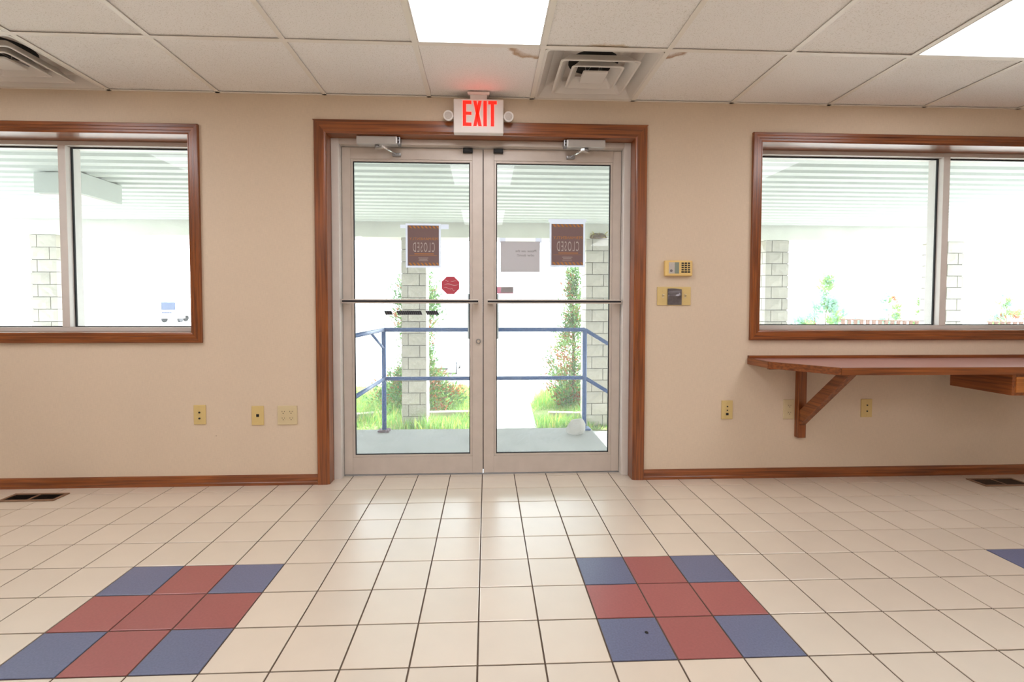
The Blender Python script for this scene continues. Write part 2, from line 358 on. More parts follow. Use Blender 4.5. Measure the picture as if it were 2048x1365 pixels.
def tile_colour(i, j):
    a, b = (i + 7) % 9, (j - 4) % 9
    if a < 3 and b < 3: return 'tile_red' if (a == 1 or b == 1) else 'tile_blue'
    return 'tile'
cand = []
for i in range(-25, 27):
    for j in range(-2, 37):
        rc = tile_rects(i, j)
        if not rc: continue
        ar = 0; vis = True
        pts = [project((*tw(x, y), 0)) for (a, b, c, d) in rc for x, y in ((a, c), (b, c), (b, d), (a, d))]
        if any(p is None for p in pts): vis = False
        else:
            xs = [p[0] for p in pts]; ys = [p[1] for p in pts]
            if max(xs) < -60 or min(xs) > 2108 or max(ys) < 0 or min(ys) > 1400: vis = False
            else: ar = (max(xs) - min(xs)) * (max(ys) - min(ys))
        cand.append((ar if vis else -1, i, j, rc))
cand.sort(key=lambda c: -c[0])
shared = {}
def tile_mesh(key, rc, m):
    bm = bmesh.new(); c0 = ((rc[0][0] + rc[0][1]) / 2, (rc[0][2] + rc[0][3]) / 2)
    for (a, b, c, d) in rc: tile_geo(bm, a - c0[0], b - c0[0], c - c0[1], d - c0[1])
    me = bpy.data.meshes.new('tile'); bm.to_mesh(me); bm.free(); me.materials.append(m); return me
def tile_geo(bm, a, b, c, d, mi=0, ox=0, oy=0, rot=False):
    e = 0.0016
    def V(x, y, z): 
        if rot: x, y = tw(x, y)
        return bm.verts.new((x, y, z))
    lo = [V(a, c, -0.0035), V(b, c, -0.0035), V(b, d, -0.0035), V(a, d, -0.0035)]
    mi_ = [V(a, c, -0.001), V(b, c, -0.001), V(b, d, -0.001), V(a, d, -0.001)]
    hi = [V(a + e, c + e, 0), V(b - e, c + e, 0), V(b - e, d - e, 0), V(a + e, d - e, 0)]
    for A, B in ((lo, mi_), (mi_, hi)):
        for k in range(4): bm.faces.new((A[k], A[(k + 1) % 4], B[(k + 1) % 4], B[k])).material_index = mi
    bm.faces.new(hi).material_index = mi
rest = bmesh.new(); n_t = 0
for ar, i, j, rc in cand:
    mk = tile_colour(i, j)
    if ar > 0 and n_t < 300:
        full = len(rc) == 1 and abs(rc[0][1] - rc[0][0] - TS + 2 * G2) < 1e-6 and abs(rc[0][3] - rc[0][2] - TS + 2 * G2) < 1e-6
        if full:
            if mk not in shared: shared[mk] = tile_mesh(mk, rc, M[mk])
            me = shared[mk]
        else: me = tile_mesh(None, rc, M[mk])
        o = link('tile', me, floor); cxy = tw((rc[0][0] + rc[0][1]) / 2, (rc[0][2] + rc[0][3]) / 2)
        o.location = (cxy[0], cxy[1], random.uniform(-0.0004, 0.0)); o.rotation_euler = (random.uniform(-.0012, .0012), random.uniform(-.0012, .0012), TH); n_t += 1
    else:
        for q in rc: tile_geo(rest, *q, mi=('tile', 'tile_red', 'tile_blue').index(mk), rot=True)
tf = finish(rest, 'tile_field', [M['tile'], M['tile_red'], M['tile_blue']], floor); tf['kind'] = 'stuff'
# a drilled hole in a blue tile
hp = at(1293, 1266, 'z', 0)
prism('drill_hole', circ(hp.x, hp.y, 0.006), 0.0002, 0.0008, 'z', M['black'], floor)

# ------------------------------------------------------------------ suspended ceiling
CELL = 0.6096; CX0 = -0.25629; R1 = 0.588
gx = [CX0 + k * CELL for k in range(-8, 10)]; gx = [x for x in gx if X0 + 0.05 < x < X1 - 0.05]
gy = [0.0, -R1]
while gy[-1] - CELL > Y0 + 0.05: gy.append(gy[-1] - CELL)
xsC = [X0] + gx + [X1]; ysC = gy + [Y0]
ceiling = tag(box('ceiling', (X0, X1, Y0, 0, H + 0.30, H + 0.32), M['ext']), 'white suspended grid ceiling of square mineral boards', 'ceiling', kind='structure')
LIGHTS = [(a, b) for a in (-4, 0, 4) for b in (1, 5, 9)]          # column from CX0, first row; two cells long
DIFFS = [(1, 0), (-4, 0)]
def col_of(x): return round((x - CX0) / CELL)
skip = set()
for a, b in LIGHTS: skip |= {(a, b), (a, b + 1)}
skip |= set(DIFFS)
sA = at(1050, 105, 'z', H); sB = at(1350, 108, 'z', H)
pm_cache = {}
for yi, (ya, yb) in enumerate(zip(ysC, ysC[1:])):
    for xa, xb in zip(xsC, xsC[1:]):
        c = col_of(xa) if xa > X0 else col_of(xb) - 1
        if (c, yi) in skip: continue
        cx_, cy_ = (xa + xb) / 2, (ya + yb) / 2
        key = (round(xb - xa, 3), round(ya - yb, 3))
        special = None
        if yi == 0 and c == 0: special = panelmat('stained_board', (247, 244, 240), (CX0 + CELL - cx_ - 0.03, -R1 - cy_ - 0.02, 0.135, (178, 138, 92)))
        if yi == 0 and c == 2: special = panelmat('corner_stained_board', (247, 244, 240), (CX0 + 2 * CELL - cx_ - 0.02, -R1 - cy_ - 0.03, 0.120, (164, 118, 70)))
        if yi == 1 and c == 1: special = panelmat('edge_stained_board', (247, 244, 240), (0.0, -R1 - cy_ + 0.35, 0.37, (200, 176, 140)))
        if special is None and key in pm_cache: me = pm_cache[key]
        else:
            bm = bmesh.new(); hx, hy = (xb - xa) / 2 - 0.003, (ya - yb) / 2 - 0.003
            add_box(bm, -hx, hx, -hy, hy, 0, 0.015); me = bpy.data.meshes.new('ceiling_panel'); bmesh.ops.recalc_face_normals(bm, faces=bm.faces); bm.to_mesh(me); bm.free()
            me.materials.append(special or M['panel'])
            if special is None: pm_cache[key] = me
        o = link('ceiling_panel', me, ceiling); o.location = (cx_, cy_, H + 0.0050 + random.uniform(0, 0.0012))
TW = 0.0125
for x in gx: box('grid_tee', (x - TW, x + TW, Y0, 0, H - 0.001, H + 0.0015), M['tee'], ceiling)
for k, y in enumerate(gy[1:]): box('grid_tee', (X0, X1, y - TW, y + TW, H - 0.0012, H + 0.0013), M['tee'], ceiling)
box('wall_angle', (X0, X1, -0.016, 0, H - 0.001, H + 0.0012), M['tee'], ceiling)

# ceiling lights
def troffer(c, row, label):
    xa = CX0 + c * CELL; ya = -R1 - (row - 1) * CELL; yb = ya - 2 * CELL
    t = thing('ceiling_light', label, 'light', (xa + CELL / 2, (ya + yb) / 2, H), 'fluorescent ceiling lights')
    o = Vector(t.location); b = 0.021
    bm = bmesh.new()
    for q in ((xa + 0.013, xa + b, yb + 0.013, ya - 0.013), (xa + CELL - b, xa + CELL - 0.013, yb + 0.013, ya - 0.013), (xa + b, xa + CELL - b, yb + 0.013, yb + b), (xa + b, xa + CELL - b, ya - b, ya - 0.013)):
        add_box(bm, *q, H - 0.0015, H + 0.012, off=o)
    finish(bm, 'frame', M['diff'], t)
    box('housing', (xa + 0.013, xa + CELL - 0.013, yb + 0.013, ya - 0.013, H + 0.013, H + 0.11), M['diff'], t)
    box('lens', (xa + b, xa + CELL - b, yb + b, ya - b, H + 0.003, H + 0.007), M['lens'], t)
lab = {(0, 1): 'lit ceiling light panel directly in front of the exit sign', (4, 1): 'lit ceiling light panel over the window counter', (-4, 1): 'lit ceiling light panel beyond the diffuser above the left window'}
for a, b in LIGHTS: troffer(a, b, lab.get((a, b), 'lit ceiling light panel over the rear of the room'))

# ceiling air diffusers
def diffuser(c, label):
    xa, xb, ya, yb = CX0 + c * CELL + 0.013, CX0 + (c + 1) * CELL - 0.013, -0.016, -R1 + 0.013
    cx_, cy_ = (xa + xb) / 2, (ya + yb) / 2; hx, hy = (xb - xa) / 2, (ya - yb) / 2
    t = thing('air_diffuser', label, 'vent', (cx_, cy_, H), 'ceiling air diffusers')
    def ringset(name, prof, m):
        bm = bmesh.new(); rings = []
        for s, z in prof:
            pts = []
            for sx, sy in ((1, 1), (-1, 1), (-1, -1), (1, -1)):      # rounded square corners
                rc = min(0.018, 0.12 * s * hx)
                for k in range(4):
                    an = math.atan2(sy, sx) - math.pi / 4 + k * math.pi / 6
                    pts.append((sx * (s * hx - rc) + rc * math.cos(an), sy * (s * hy - rc) + rc * math.sin(an)))
            rings.append([bm.verts.new((x, y, z)) for x, y in pts])
        n = len(rings[0])
        for A, B in zip(rings, rings[1:]):
            for k in range(n): bm.faces.new((A[k], A[(k + 1) % n], B[(k + 1) % n], B[k]))
        return bm, rings
    bm, rg = ringset('x', [(1.0, 0.002), (1.0, -0.001), (0.955, -0.001), (0.94, 0.004), (0.80, 0.052), (0.60, 0.075), (0.46, 0.080), (0.05, 0.0802)], None)
    finish(bm, 'back_pan', M['diff'], t, smooth=False, fix=False)
    bm = bmesh.new(); add_prism(bm, circ(0, 0, 0.135, 24), 0.078, 0.0795, 'z'); finish(bm, 'duct_shade_disc', M['duct'], t)  # flat black disc paints the dark depth of the round duct
    for s0, s1, z0, z1 in ((0.70, 0.52, -0.008, 0.040), (0.47, 0.30, -0.006, 0.042)):
        bm, rg = ringset('x', [(s0, z0 + 0.004), (s0, z0), (s0 - 0.035, z0), (s1, z1), (s1 + 0.008, z1 + 0.004), (s0 - 0.02, z0 + 0.006), (s0, z0 + 0.004)], None)
        finish(bm, 'cone', M['diff'], t)
    bm, rg = ringset('x', [(0.225, 0.006), (0.225, -0.002), (0.215, -0.004)], None); bm.faces.new(rg[-1]); bm.faces.new(rg[0])
    finish(bm, 'centre_plate', M['diff'], t)
    for sx in (-1, 1): 
        bm = bmesh.new(); add_tube(bm, [(sx * 0.035, 0.0, 0.0), (sx * 0.05, 0.0, 0.09)], 0.0025, 6); add_tube(bm, [(sx * 0.02, -0.06, 0.035), (sx * 0.05, 0.13, 0.03)], 0.002, 6)
        finish(bm, 'support_wire', M['steel'], t)
diffuser(1, 'square louvred ceiling diffuser beside the exit sign')
diffuser(-4, 'square louvred ceiling diffuser above the left window')

# ------------------------------------------------------------------ casings, windows
PROF = [(0, 0), (0, 0.012), (0.005, 0.0145), (0.017, 0.0145), (0.0195, 0.0175), (0.034, 0.0175), (0.0365, 0.0205), (-0.004, 0.0205), (-0.0005, 0.017), (-0.0005, 0)]
def casing(name, A, B, out, wd, ext0, ext1, m, parent, prof=PROF):
    A, B, out = Vector(A), Vector(B), Vector(out); t = (B - A).normalized(); o = off_of(parent)
    bm = bmesh.new(); R0, R1_ = [], []
    for u, v in prof:
        if u < 0: u = wd + u
        p = A + out * u - t * u * ext0; q = B + out * u + t * u * ext1
        R0.append(bm.verts.new(Vector((p.x, -v, p.y)) - o)); R1_.append(bm.verts.new(Vector((q.x, -v, q.y)) - o))
    n = len(prof)
    bm.faces.new(R0); bm.faces.new(R1_[::-1])
    for k in range(n): bm.faces.new((R0[k], R0[(k + 1) % n], R1_[(k + 1) % n], R1_[k]))
    return finish(bm, name, m, parent)
FY = 0.135                                              # room face of the window frame
def window(name, W, mulls, label, cw):
    x0, x1, z0, z1 = W
    t = thing(name, label, 'window', ((x0 + x1) / 2, 0, z0), kind='structure')
    g = 0.004
    casing('casing', (x0, z1), (x1, z1), (0, 1), cw, 1, 1, M['wx'], t); casing('casing', (x0, z0), (x1, z0), (0, -1), cw, 1, 1, M['wx'], t)
    casing('casing', (x0, z0), (x0, z1), (-1, 0), cw, 1, 1, M['wz'], t); casing('casing', (x1, z0), (x1, z1), (1, 0), cw, 1, 1, M['wz'], t)
    # glossy jamb liners
    box('jamb_liner', (x0, x1, -0.012, FY, z1 - 0.004, z1), M['wx'], t); box('jamb_liner', (x0, x1, -0.012, FY, z0, z0 + 0.004), M['wx'], t)
    box('jamb_liner', (x0, x0 + 0.004, -0.012, FY, z0 + 0.004, z1 - 0.004), M['wz'], t); box('jamb_liner', (x1 - 0.004, x1, -0.012, FY, z0 + 0.004, z1 - 0.004), M['wz'], t)
    fw, fy1 = 0.030, WT + 0.004
    box('head_rail', (x0 + g, x1 - g, FY, fy1, z1 - fw, z1 - g), M['aluw'], t, 0.002); box('sill_rail', (x0 + g, x1 - g, FY, fy1, z0 + g, z0 + fw), M['aluw'], t, 0.002)
    box('side_rail', (x0 + g, x0 + fw, FY, fy1, z0 + fw, z1 - fw), M['aluw'], t, 0.002); box('side_rail', (x1 - fw, x1 - g, FY, fy1, z0 + fw, z1 - fw), M['aluw'], t, 0.002)
    edges = [x0 + fw] + [v for mc in mulls for v in (mc - 0.0225, mc + 0.0225)] + [x1 - fw]
    for mc in mulls: box('mullion', (mc - 0.0225, mc + 0.0225, FY - 0.002, fy1, z0 + fw, z1 - fw), M['aluw'], t, 0.002)
    for a, b in zip(edges[::2], edges[1::2]):
        gy0, gy1 = FY + 0.046, FY + 0.052; zt, zb = z1 - fw, z0 + fw; k = 0.008
        p = box('pane', (a, b, gy0, gy1, zb, zt), M['glass'], t)
        bm = bmesh.new(); o = Vector(t.location)
        for q in ((a, a + k, zb, zt), (b - k, b, zb, zt), (a + k, b - k, zb, zb + k * 0.7), (a + k, b - k, zt - k, zt)): add_box(bm, q[0], q[1], gy0 - 0.010, gy0 - 0.0005, q[2], q[3], off=o)
        finish(bm, 'gasket', M['gasket'], t)
window('window_1', W1, [-2.472], 'wood trimmed window left of the doors, canopy box light in its view', 0.057)
window('window_2', W2, [3.090], 'wood trimmed window above the wooden counter', 0.056)

# door casing and baseboards
tr1 = thing('trim_1', 'stained wood casing around the double glass doors', 'door trim', ((DX0 + DX1) / 2, 0, 0), kind='structure')
DP = [(0, 0), (0, 0.012), (0.006, 0.016), (0.012, 0.018), (-0.004, 0.020), (-0.0005, 0.017), (-0.0005, 0)]
casing('casing', (DX0, DZ), (DX1, DZ), (0, 1), 0.075, 1, 1, M['wx'], tr1, DP)
casing('casing', (DX0, 0.0), (DX0, DZ), (-1, 0), 0.066, 0, 1.136, M['wz'], tr1, DP)
casing('casing', (DX1, 0.0), (DX1, DZ), (1, 0), 0.068, 0, 1.103, M['wz'], tr1, DP)
box('jamb_liner', (DX0, DX1, -0.012, 0.072, DZ - 0.004, DZ), M['wx'], tr1)
box('jamb_liner', (DX0, DX0 + 0.005, -0.012, 0.072, 0.0, DZ - 0.004), M['wz'], tr1); box('jamb_liner', (DX1 - 0.005, DX1, -0.012, 0.072, 0.0, DZ - 0.004), M['wz'], tr1)
def baseboard(name, xa, xb, label):
    pr = [(0, 0), (-0.016, 0), (-0.016, 0.016), (-0.013, 0.020), (-0.013, 0.044), (-0.009, 0.056), (0, 0.060)]
    bm = bmesh.new(); add_prism(bm, pr, xa, xb, 'x'); tag(finish(bm, name, M['wx']), label, 'baseboard', kind='structure')
baseboard('baseboard_left', X0, DX0 - 0.066, 'stained wood baseboard under the left window')
baseboard('baseboard_right', DX1 + 0.068, X1, 'stained wood baseboard under the wooden counter')

# ------------------------------------------------------------------ aluminium door frame and leaves
FX0, FX1, FT = DX0 + 0.005, DX1 - 0.005, 2.086
fr = thing('trim_2', 'painted aluminium frame holding the double doors', 'door frame', (0.06, 0.1, 0), kind='structure')
LX0, LX1, LT = -0.808, 0.934, 2.050
box('frame_jamb', (FX0, LX0 - 0.003, 0.072, 0.19, 0, FT), M['aluw'], fr, 0.003); box('frame_jamb', (LX1 + 0.003, FX1, 0.072, 0.19, 0, FT), M['aluw'], fr, 0.003)
box('frame_head', (LX0 - 0.003, LX1 + 0.003, 0.072, 0.19, LT + 0.003, FT), M['alu'], fr, 0.003)
box('threshold', (LX0 - 0.003, LX1 + 0.003, 0.128, 0.235, -0.0035, 0.006), M['steel'], fr, 0.002)
LY = 0.125                                              # room face of the leaves
def leaf(name, xa, xb, hinge, label):
    t = thing(name, label, 'door', ((xa + xb) / 2, LY, 0), kind='structure')
    sh, sm = 0.052, 0.066                              # hinge stile / meeting stile
    la, lb = (sh, sm) if hinge < 0 else (sm, sh)
    y1 = LY + 0.045; z0, ztop, zb, zt = 0.010, LT, 0.118, 1.980
    box('stile', (xa, xa + la, LY, y1, z0, ztop), M['alu'], t, 0.002); box('stile', (xb - lb, xb, LY, y1, z0, ztop), M['alu'], t, 0.002)
    box('top_rail', (xa + la, xb - lb, LY + 0.0006, y1, zt, ztop), M['alu'], t, 0.0015); box('bottom_rail', (xa + la, xb - lb, LY + 0.0006, y1, z0, zb), M['alu'], t, 0.0015)
    ga, gb = xa + la, xb - lb
    o = Vector(t.location); bm = bmesh.new(); k = 0.014
    for q in ((ga, ga + k, zb, zt), (gb - k, gb, zb, zt), (ga + k, gb - k, zb, zb + k), (ga + k, gb - k, zt - k, zt)): add_box(bm, q[0], q[1], LY + 0.004, LY + 0.02, q[2], q[3], off=o, bev=0.002)
    finish(bm, 'glazing_bead', M['alu'], t)
    bm = bmesh.new(); k2 = 0.0195
    for q in ((ga + k, ga + k2, zb + k, zt - k), (gb - k2, gb - k, zb + k, zt - k), (ga + k2, gb - k2, zb + k, zb + k2), (ga + k2, gb - k2, zt - k2, zt - k)): add_box(bm, q[0], q[1], LY + 0.010, LY + 0.0195, q[2], q[3], off=o)
    finish(bm, 'gasket', M['gasket'], t)
    box('pane', (ga + 0.004, gb - 0.004, LY + 0.020, LY + 0.026, zb + 0.004, zt - 0.004), M['glass'], t)
    # push bar
    zc = 1.101; bx0, bx1 = xa + 0.008, xb - 0.024
    if hinge > 0: bx0, bx1 = xa + 0.022, xb - 0.008
    pb = box('push_bar', (bx0, bx1, 0.062, 0.074, zc - 0.013, zc + 0.013), M['alu'], t, 0.003)
    box('bar_insert', (bx0 + 0.004, bx1 - 0.004, 0.0605, 0.064, zc - 0.0055, zc + 0.0055), M['gasket'], pb).location = (0, 0, 0)
    ins = pb.children[0]
    for v in ins.data.vertices: v.co -= o
    for e0 in (bx0 + 0.006, bx1 - 0.034):
        b2 = box('bar_bracket', (e0, e0 + 0.028, 0.072, LY + 0.001, zc - 0.016, zc + 0.016), M['alu'], t, 0.003)
    # outside pull plate seen through the glass next to the meeting stile
    mx = gb if hinge < 0 else ga; sgn = -1 if hinge < 0 else 1
    xs_ = sorted((mx - sgn * 0.012, mx + sgn * 0.030))
    box('pull_plate', (xs_[0], xs_[1], y1 + 0.004, y1 + 0.010, 0.862, 1.150), M['chromeplate'], t, 0.002)
    px_ = mx + sgn * 0.020
    bm = bmesh.new(); add_tube(bm, [Vector(p) - o for p in ((px_, y1 + 0.010, 0.90), (px_, y1 + 0.055, 0.905), (px_, y1 + 0.055, 1.105), (px_, y1 + 0.010, 1.11))], 0.009, 10)
    finish(bm, 'pull_handle', M['chromeplate'], t, smooth=True)
    # black contact block at the head of the meeting stile
    cxm = (xb - 0.092) if hinge < 0 else (xa + 0.092)
    bm = bmesh.new(); add_box(bm, cxm - 0.030, cxm + 0.030, LY - 0.022, LY + 0.001, 2.022, 2.048, bev=0.003, off=o); add_box(bm, cxm - 0.021, cxm + 0.021, LY - 0.028, LY - 0.02, 2.027, 2.043, off=o)
    finish(bm, 'contact_block', M['black'], t)
    # door closer on the frame head with folded arm to the leaf
    if hinge < 0: c0, c1, piv, elb, sh_ = -0.690, -0.450, -0.573, -0.520, -0.470
    else: c0, c1, piv, elb, sh_ = 0.570, 0.805, 0.695, 0.655, 0.610
    zc0, zc1, yc0, yc1 = 2.036, 2.084, 0.012, 0.070
    cb = box('closer', (c0, c1, yc0, yc1, zc0, zc1), M['closer'], t, 0.006)
    bm = bmesh.new(); ce = (c1 - 0.002, c1 + 0.018) if hinge < 0 else (c0 - 0.018, c0 + 0.002)
    add_box(bm, ce[0], ce[1], yc0 + 0.004, yc1, zc0 + 0.002, zc1 - 0.002, bev=0.004, off=o); finish(bm, 'closer_end_cap', M['steel'], cb)
    for dz in (0.014, 0.033):
        bm = bmesh.new(); add_prism(bm, [(x - o.x, z) for x, z in circ((ce[0] + ce[1]) / 2, zc0 + dz, 0.0045, 10)], yc0 + 0.002 - o.y, yc0 + 0.006 - o.y, 'y'); finish(bm, 'valve_screw', M['gasket'], cb)
    bm = bmesh.new(); yp = 0.040
    add_tube(bm, [Vector((piv, yp, zc0 + 0.002)) - o, Vector((piv, yp, zc0 - 0.022)) - o], 0.011, 12); finish(bm, 'closer_spindle', M['steel'], cb, smooth=True)
    za = zc0 - 0.020
    bm = bmesh.new(); A, B = Vector((piv, yp, za)) - o, Vector((elb, -0.035, za - 0.010)) - o
    d = (B - A).normalized(); s = d.cross(Vector((0, 0, 1))).normalized()
    vv = [bm.verts.new(p + s * q * wd_ + Vector((0, 0, zz))) for p, wd_ in ((A - d * 0.012, 0.013), (B, 0.010)) for q in (-1, 1) for zz in (-0.005, 0.005)]
    for q in ((0, 1, 3, 2), (4, 6, 7, 5), (0, 4, 5, 1), (2, 3, 7, 6), (0, 2, 6, 4), (1, 5, 7, 3)): bm.faces.new([vv[x] for x in q])
    finish(bm, 'closer_arm', M['chrome'], cb)
    bm = bmesh.new(); add_tube(bm, [B + Vector((0, 0, -0.002)), Vector((sh_, LY - 0.018, 2.003)) - o], 0.006, 8); finish(bm, 'closer_rod', M['chrome'], cb, smooth=True)
    bm = bmesh.new(); add_box(bm, sh_ - 0.026, sh_ + 0.026, LY - 0.026, LY + 0.001, 1.994, 2.012, bev=0.004, off=o); finish(bm, 'closer_shoe', M['steel'], cb)
    # scuff screws on the bottom rail are omitted from the right leaf
    if hinge < 0:
        bm = bmesh.new(); add_prism(bm, [(x - o.x, z) for x, z in circ(0.032, 0.850, 0.0165, 20)], LY - 0.006 - o.y, LY + 0.001 - o.y, 'y'); lk = finish(bm, 'lock_cylinder', M['steel'], t)
        bm = bmesh.new(); add_prism(bm, [(x - o.x, z) for x, z in circ(0.032, 0.850, 0.009, 16)], LY - 0.008 - o.y, LY - 0.005 - o.y, 'y'); finish(bm, 'key_core', M['chrome'], lk)
    return t
leaf('door_1', LX0, 0.0595, -1, 'glass door leaf with the red octagon sticker and the key lock')
d2 = leaf('door_2', 0.0645, LX1, 1, 'glass door leaf with the white paper notice')
box('weather_strip', (0.0597, 0.0645, LY + 0.014, LY + 0.03, 0.03, LT), M['gasket'], d2)
PY = LY + 0.0195                                        # room face of the door glass

# ------------------------------------------------------------------ notices, stickers and a painted reflection on the glass
def text_mesh(name, s, x0, x1, z0, z1, y, m, parent, mirror=True, extr=0.0002):
    cu = bpy.data.curves.new(name, 'FONT'); cu.body = s; cu.size = 1.0; cu.extrude = 0.0; cu.resolution_u = 3; cu.space_character = 1.35 if s == 'CLOSED' else 1.0
    tmp = bpy.data.objects.new(name, cu); COL.objects.link(tmp); bpy.context.view_layer.update()
    me = bpy.data.meshes.new_from_object(tmp.evaluated_get(bpy.context.evaluated_depsgraph_get()))
    bpy.data.objects.remove(tmp); bpy.data.curves.remove(cu)
    xs = [v.co.x for v in me.vertices]; ys = [v.co.y for v in me.vertices]; o = off_of(parent)
    for v in me.vertices:
        fx = (v.co.x - min(xs)) / (max(xs) - min(xs)); fz = (v.co.y - min(ys)) / (max(ys) - min(ys))
        if mirror: fx = 1 - fx
        v.co = Vector((x0 + fx * (x1 - x0), y, z0 + fz * (z1 - z0))) - o
    me.materials.clear(); me.materials.append(m)
    return link(name, me, parent)
def poster(xa, xb, za, zb, label, tape_bits):
    t = thing('closed_poster', label, 'poster', ((xa + xb) / 2, PY, za), 'closed posters on the doors')
    W_, H_ = xb - xa, zb - za; y = PY - 0.0006
    box('sheet', (xa, xb, y - 0.0004, y, za, zb), M['poster'], t)
    bm = bmesh.new(); o = Vector(t.location); e = 0.012
    for q in ((xa - e, xa, za - e, zb + e), (xb, xb + e, za - e, zb + e), (xa, xb, za - e, za), (xa, xb, zb, zb + e)): add_box(bm, q[0], q[1], y - 0.0003, y, q[2], q[3], off=o)
    finish(bm, 'sleeve_border', M['sleeve'], t)
    n = 8; hh = H_ * 0.065; yy = y - 0.0008
    for z in (za + 0.002, zb - hh - 0.002):
        bm = bmesh.new()
        for k in range(n):
            a = xa + W_ * (k + 0.25) / n; b = a + W_ * 0.5 / n
            v = [bm.verts.new(Vector(p) - o) for p in ((a, yy, z + hh), (min(b, xb), yy, z + hh), (min(b + 0.012, xb), yy, z), (min(a + 0.012, xb), yy, z))]; bm.faces.new(v)
        finish(bm, 'hazard_stripe_band', M['orange'], t)['kind'] = 'stuff'
    text_mesh('lettering', 'PERMANENTLY', xa + W_ * 0.06, xb - W_ * 0.03, za + H_ * 0.635, za + H_ * 0.70, yy, M['orange'], t)
    text_mesh('lettering', 'CLOSED', xa + W_ * 0.17, xb - W_ * 0.13, za + H_ * 0.34, za + H_ * 0.58, yy, M['pwhite'], t)
    bm = bmesh.new()
    add_box(bm, xa + W_ * .22, xb - W_ * .16, yy - 0.0001, yy, za + H_ * .285, za + H_ * .305, off=o); add_box(bm, xa + W_ * .06, xb - W_ * .06, yy - 0.0001, yy, za + H_ * .252, za + H_ * .258, off=o)
    finish(bm, 'small_print', M['orange'], t)
    bm = bmesh.new()
    for k, hw in enumerate((.16, .13, .15)): add_box(bm, xa + W_ * (.5 - hw), xa + W_ * (.5 + hw), yy - 0.0001, yy, za + H_ * (.19 - .035 * k), za + H_ * (.20 - .035 * k), off=o)
    finish(bm, 'small_print', M['pwhite'], t)
    for a, b, c, d in tape_bits: box('tape', (a, b, y - 0.0002, y + 0.0002, c, d), M['sleeve'], t)
def pt(px, py): q = at(px, py, 'y', PY); return q.x, q.z
xa, zb = pt(815, 451); xb, za = pt(878, 532)
poster(xa, xb, za, zb, 'brown closed poster on the door with the octagon sticker', [(xb + 0.013, xb + 0.062, zb - 0.022, zb + 0.008), (xa - 0.045, xa - 0.013, zb - 0.018, zb + 0.004)])
xa, zb = pt(1103, 448); xb, za = pt(1166, 531)
poster(xa, xb, za, zb, 'brown closed poster beside the white paper notice', [(xa - 0.02, xb + 0.02, zb + 0.012, zb + 0.030)])
xa, zb = pt(1001, 483); xb, za = pt(1080, 545)
t = thing('paper_notice', 'white paper notice taped to the door glass', 'notice', ((xa + xb) / 2, PY, za))
box('sheet', (xa, xb, PY - 0.001, PY - 0.0006, za, zb), M['paper'], t)
W_, H_ = xb - xa, zb - za
text_mesh('lettering', 'Please use the', xa + W_ * .38, xb - W_ * .1, za + H_ * .655, za + H_ * .73, PY - 0.0013, M['ink'], t)
text_mesh('lettering', 'other doors!!', xa + W_ * .42, xb - W_ * .15, za + H_ * .515, za + H_ * .59, PY - 0.0013, M['ink'], t)
for a in (xa - 0.008, xb - 0.03): box('tape', (a, a + 0.04, PY - 0.0004, PY - 0.0002, zb - 0.008, zb + 0.022), M['sleeve'], t)
ox_, oz_ = pt(901, 571)
t = thing('octagon_sticker', 'red octagonal sticker with scratched print on the door glass', 'sticker', (ox_, PY, oz_))
prism('sheet', circ(ox_, oz_, 0.060, 8, math.pi / 8), PY - 0.001, PY - 0.0004, 'y', M['octred'], t)
for zz, x0_, x1_, th_, wav in ((0.028, -.035, -.01, .004, .004), (0.026, 0.0, .04, .004, -.002), (0.004, -.038, .05, .005, .005), (-0.018, -.045, .012, .003, .005), (-.028, 0, .03, .004, .008)):
    bm = bmesh.new(); n = 8; up = []; dn = []
    for k in range(n + 1):
        x = x0_ + (x1_ - x0_) * k / n; z = zz + wav * math.sin(k * 0.8); h = th_ * (0.4 + 0.6 * math.sin(math.pi * k / n)) / 2
        up.append(bm.verts.new((x, -0.0013, z + h))); dn.append(bm.verts.new((x, -0.0013, z - h)))
    for k in range(n): bm.faces.new((dn[k], dn[k + 1], up[k + 1], up[k]))
    finish(bm, 'scratch', M['pwhite'], t)
xa, zb = pt(993, 574); xb, za = pt(1027, 588)
t = thing('pink_sticker', 'small pink and grey sticker above the push bar', 'sticker', ((xa + xb) / 2, PY, za))
box('sheet', (xa, xb, PY - 0.001, PY - 0.0004, za, zb), M['pink'], t)
box('grey_field', (xa + 0.028, xb, PY - 0.0014, PY - 0.001, za + 0.006, zb - 0.002), M['paper'], t)
t = thing('painted_reflection', 'dark striped reflection painted on the glass in three pieces below the push bar', 'sticker', (pt(820, 626)[0], PY, pt(820, 626)[1]))  # flat striped bars painted in for a grille reflection in the door glass
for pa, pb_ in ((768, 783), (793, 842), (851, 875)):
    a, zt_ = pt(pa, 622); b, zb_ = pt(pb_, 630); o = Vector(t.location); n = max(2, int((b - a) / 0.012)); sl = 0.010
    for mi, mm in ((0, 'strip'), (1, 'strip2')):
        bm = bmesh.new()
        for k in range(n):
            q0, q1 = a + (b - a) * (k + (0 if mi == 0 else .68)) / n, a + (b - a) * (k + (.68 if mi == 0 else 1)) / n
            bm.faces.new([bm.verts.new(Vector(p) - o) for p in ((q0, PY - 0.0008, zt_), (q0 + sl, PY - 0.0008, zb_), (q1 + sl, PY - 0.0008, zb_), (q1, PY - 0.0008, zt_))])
        finish(bm, 'reflection_piece', M[mm], t)

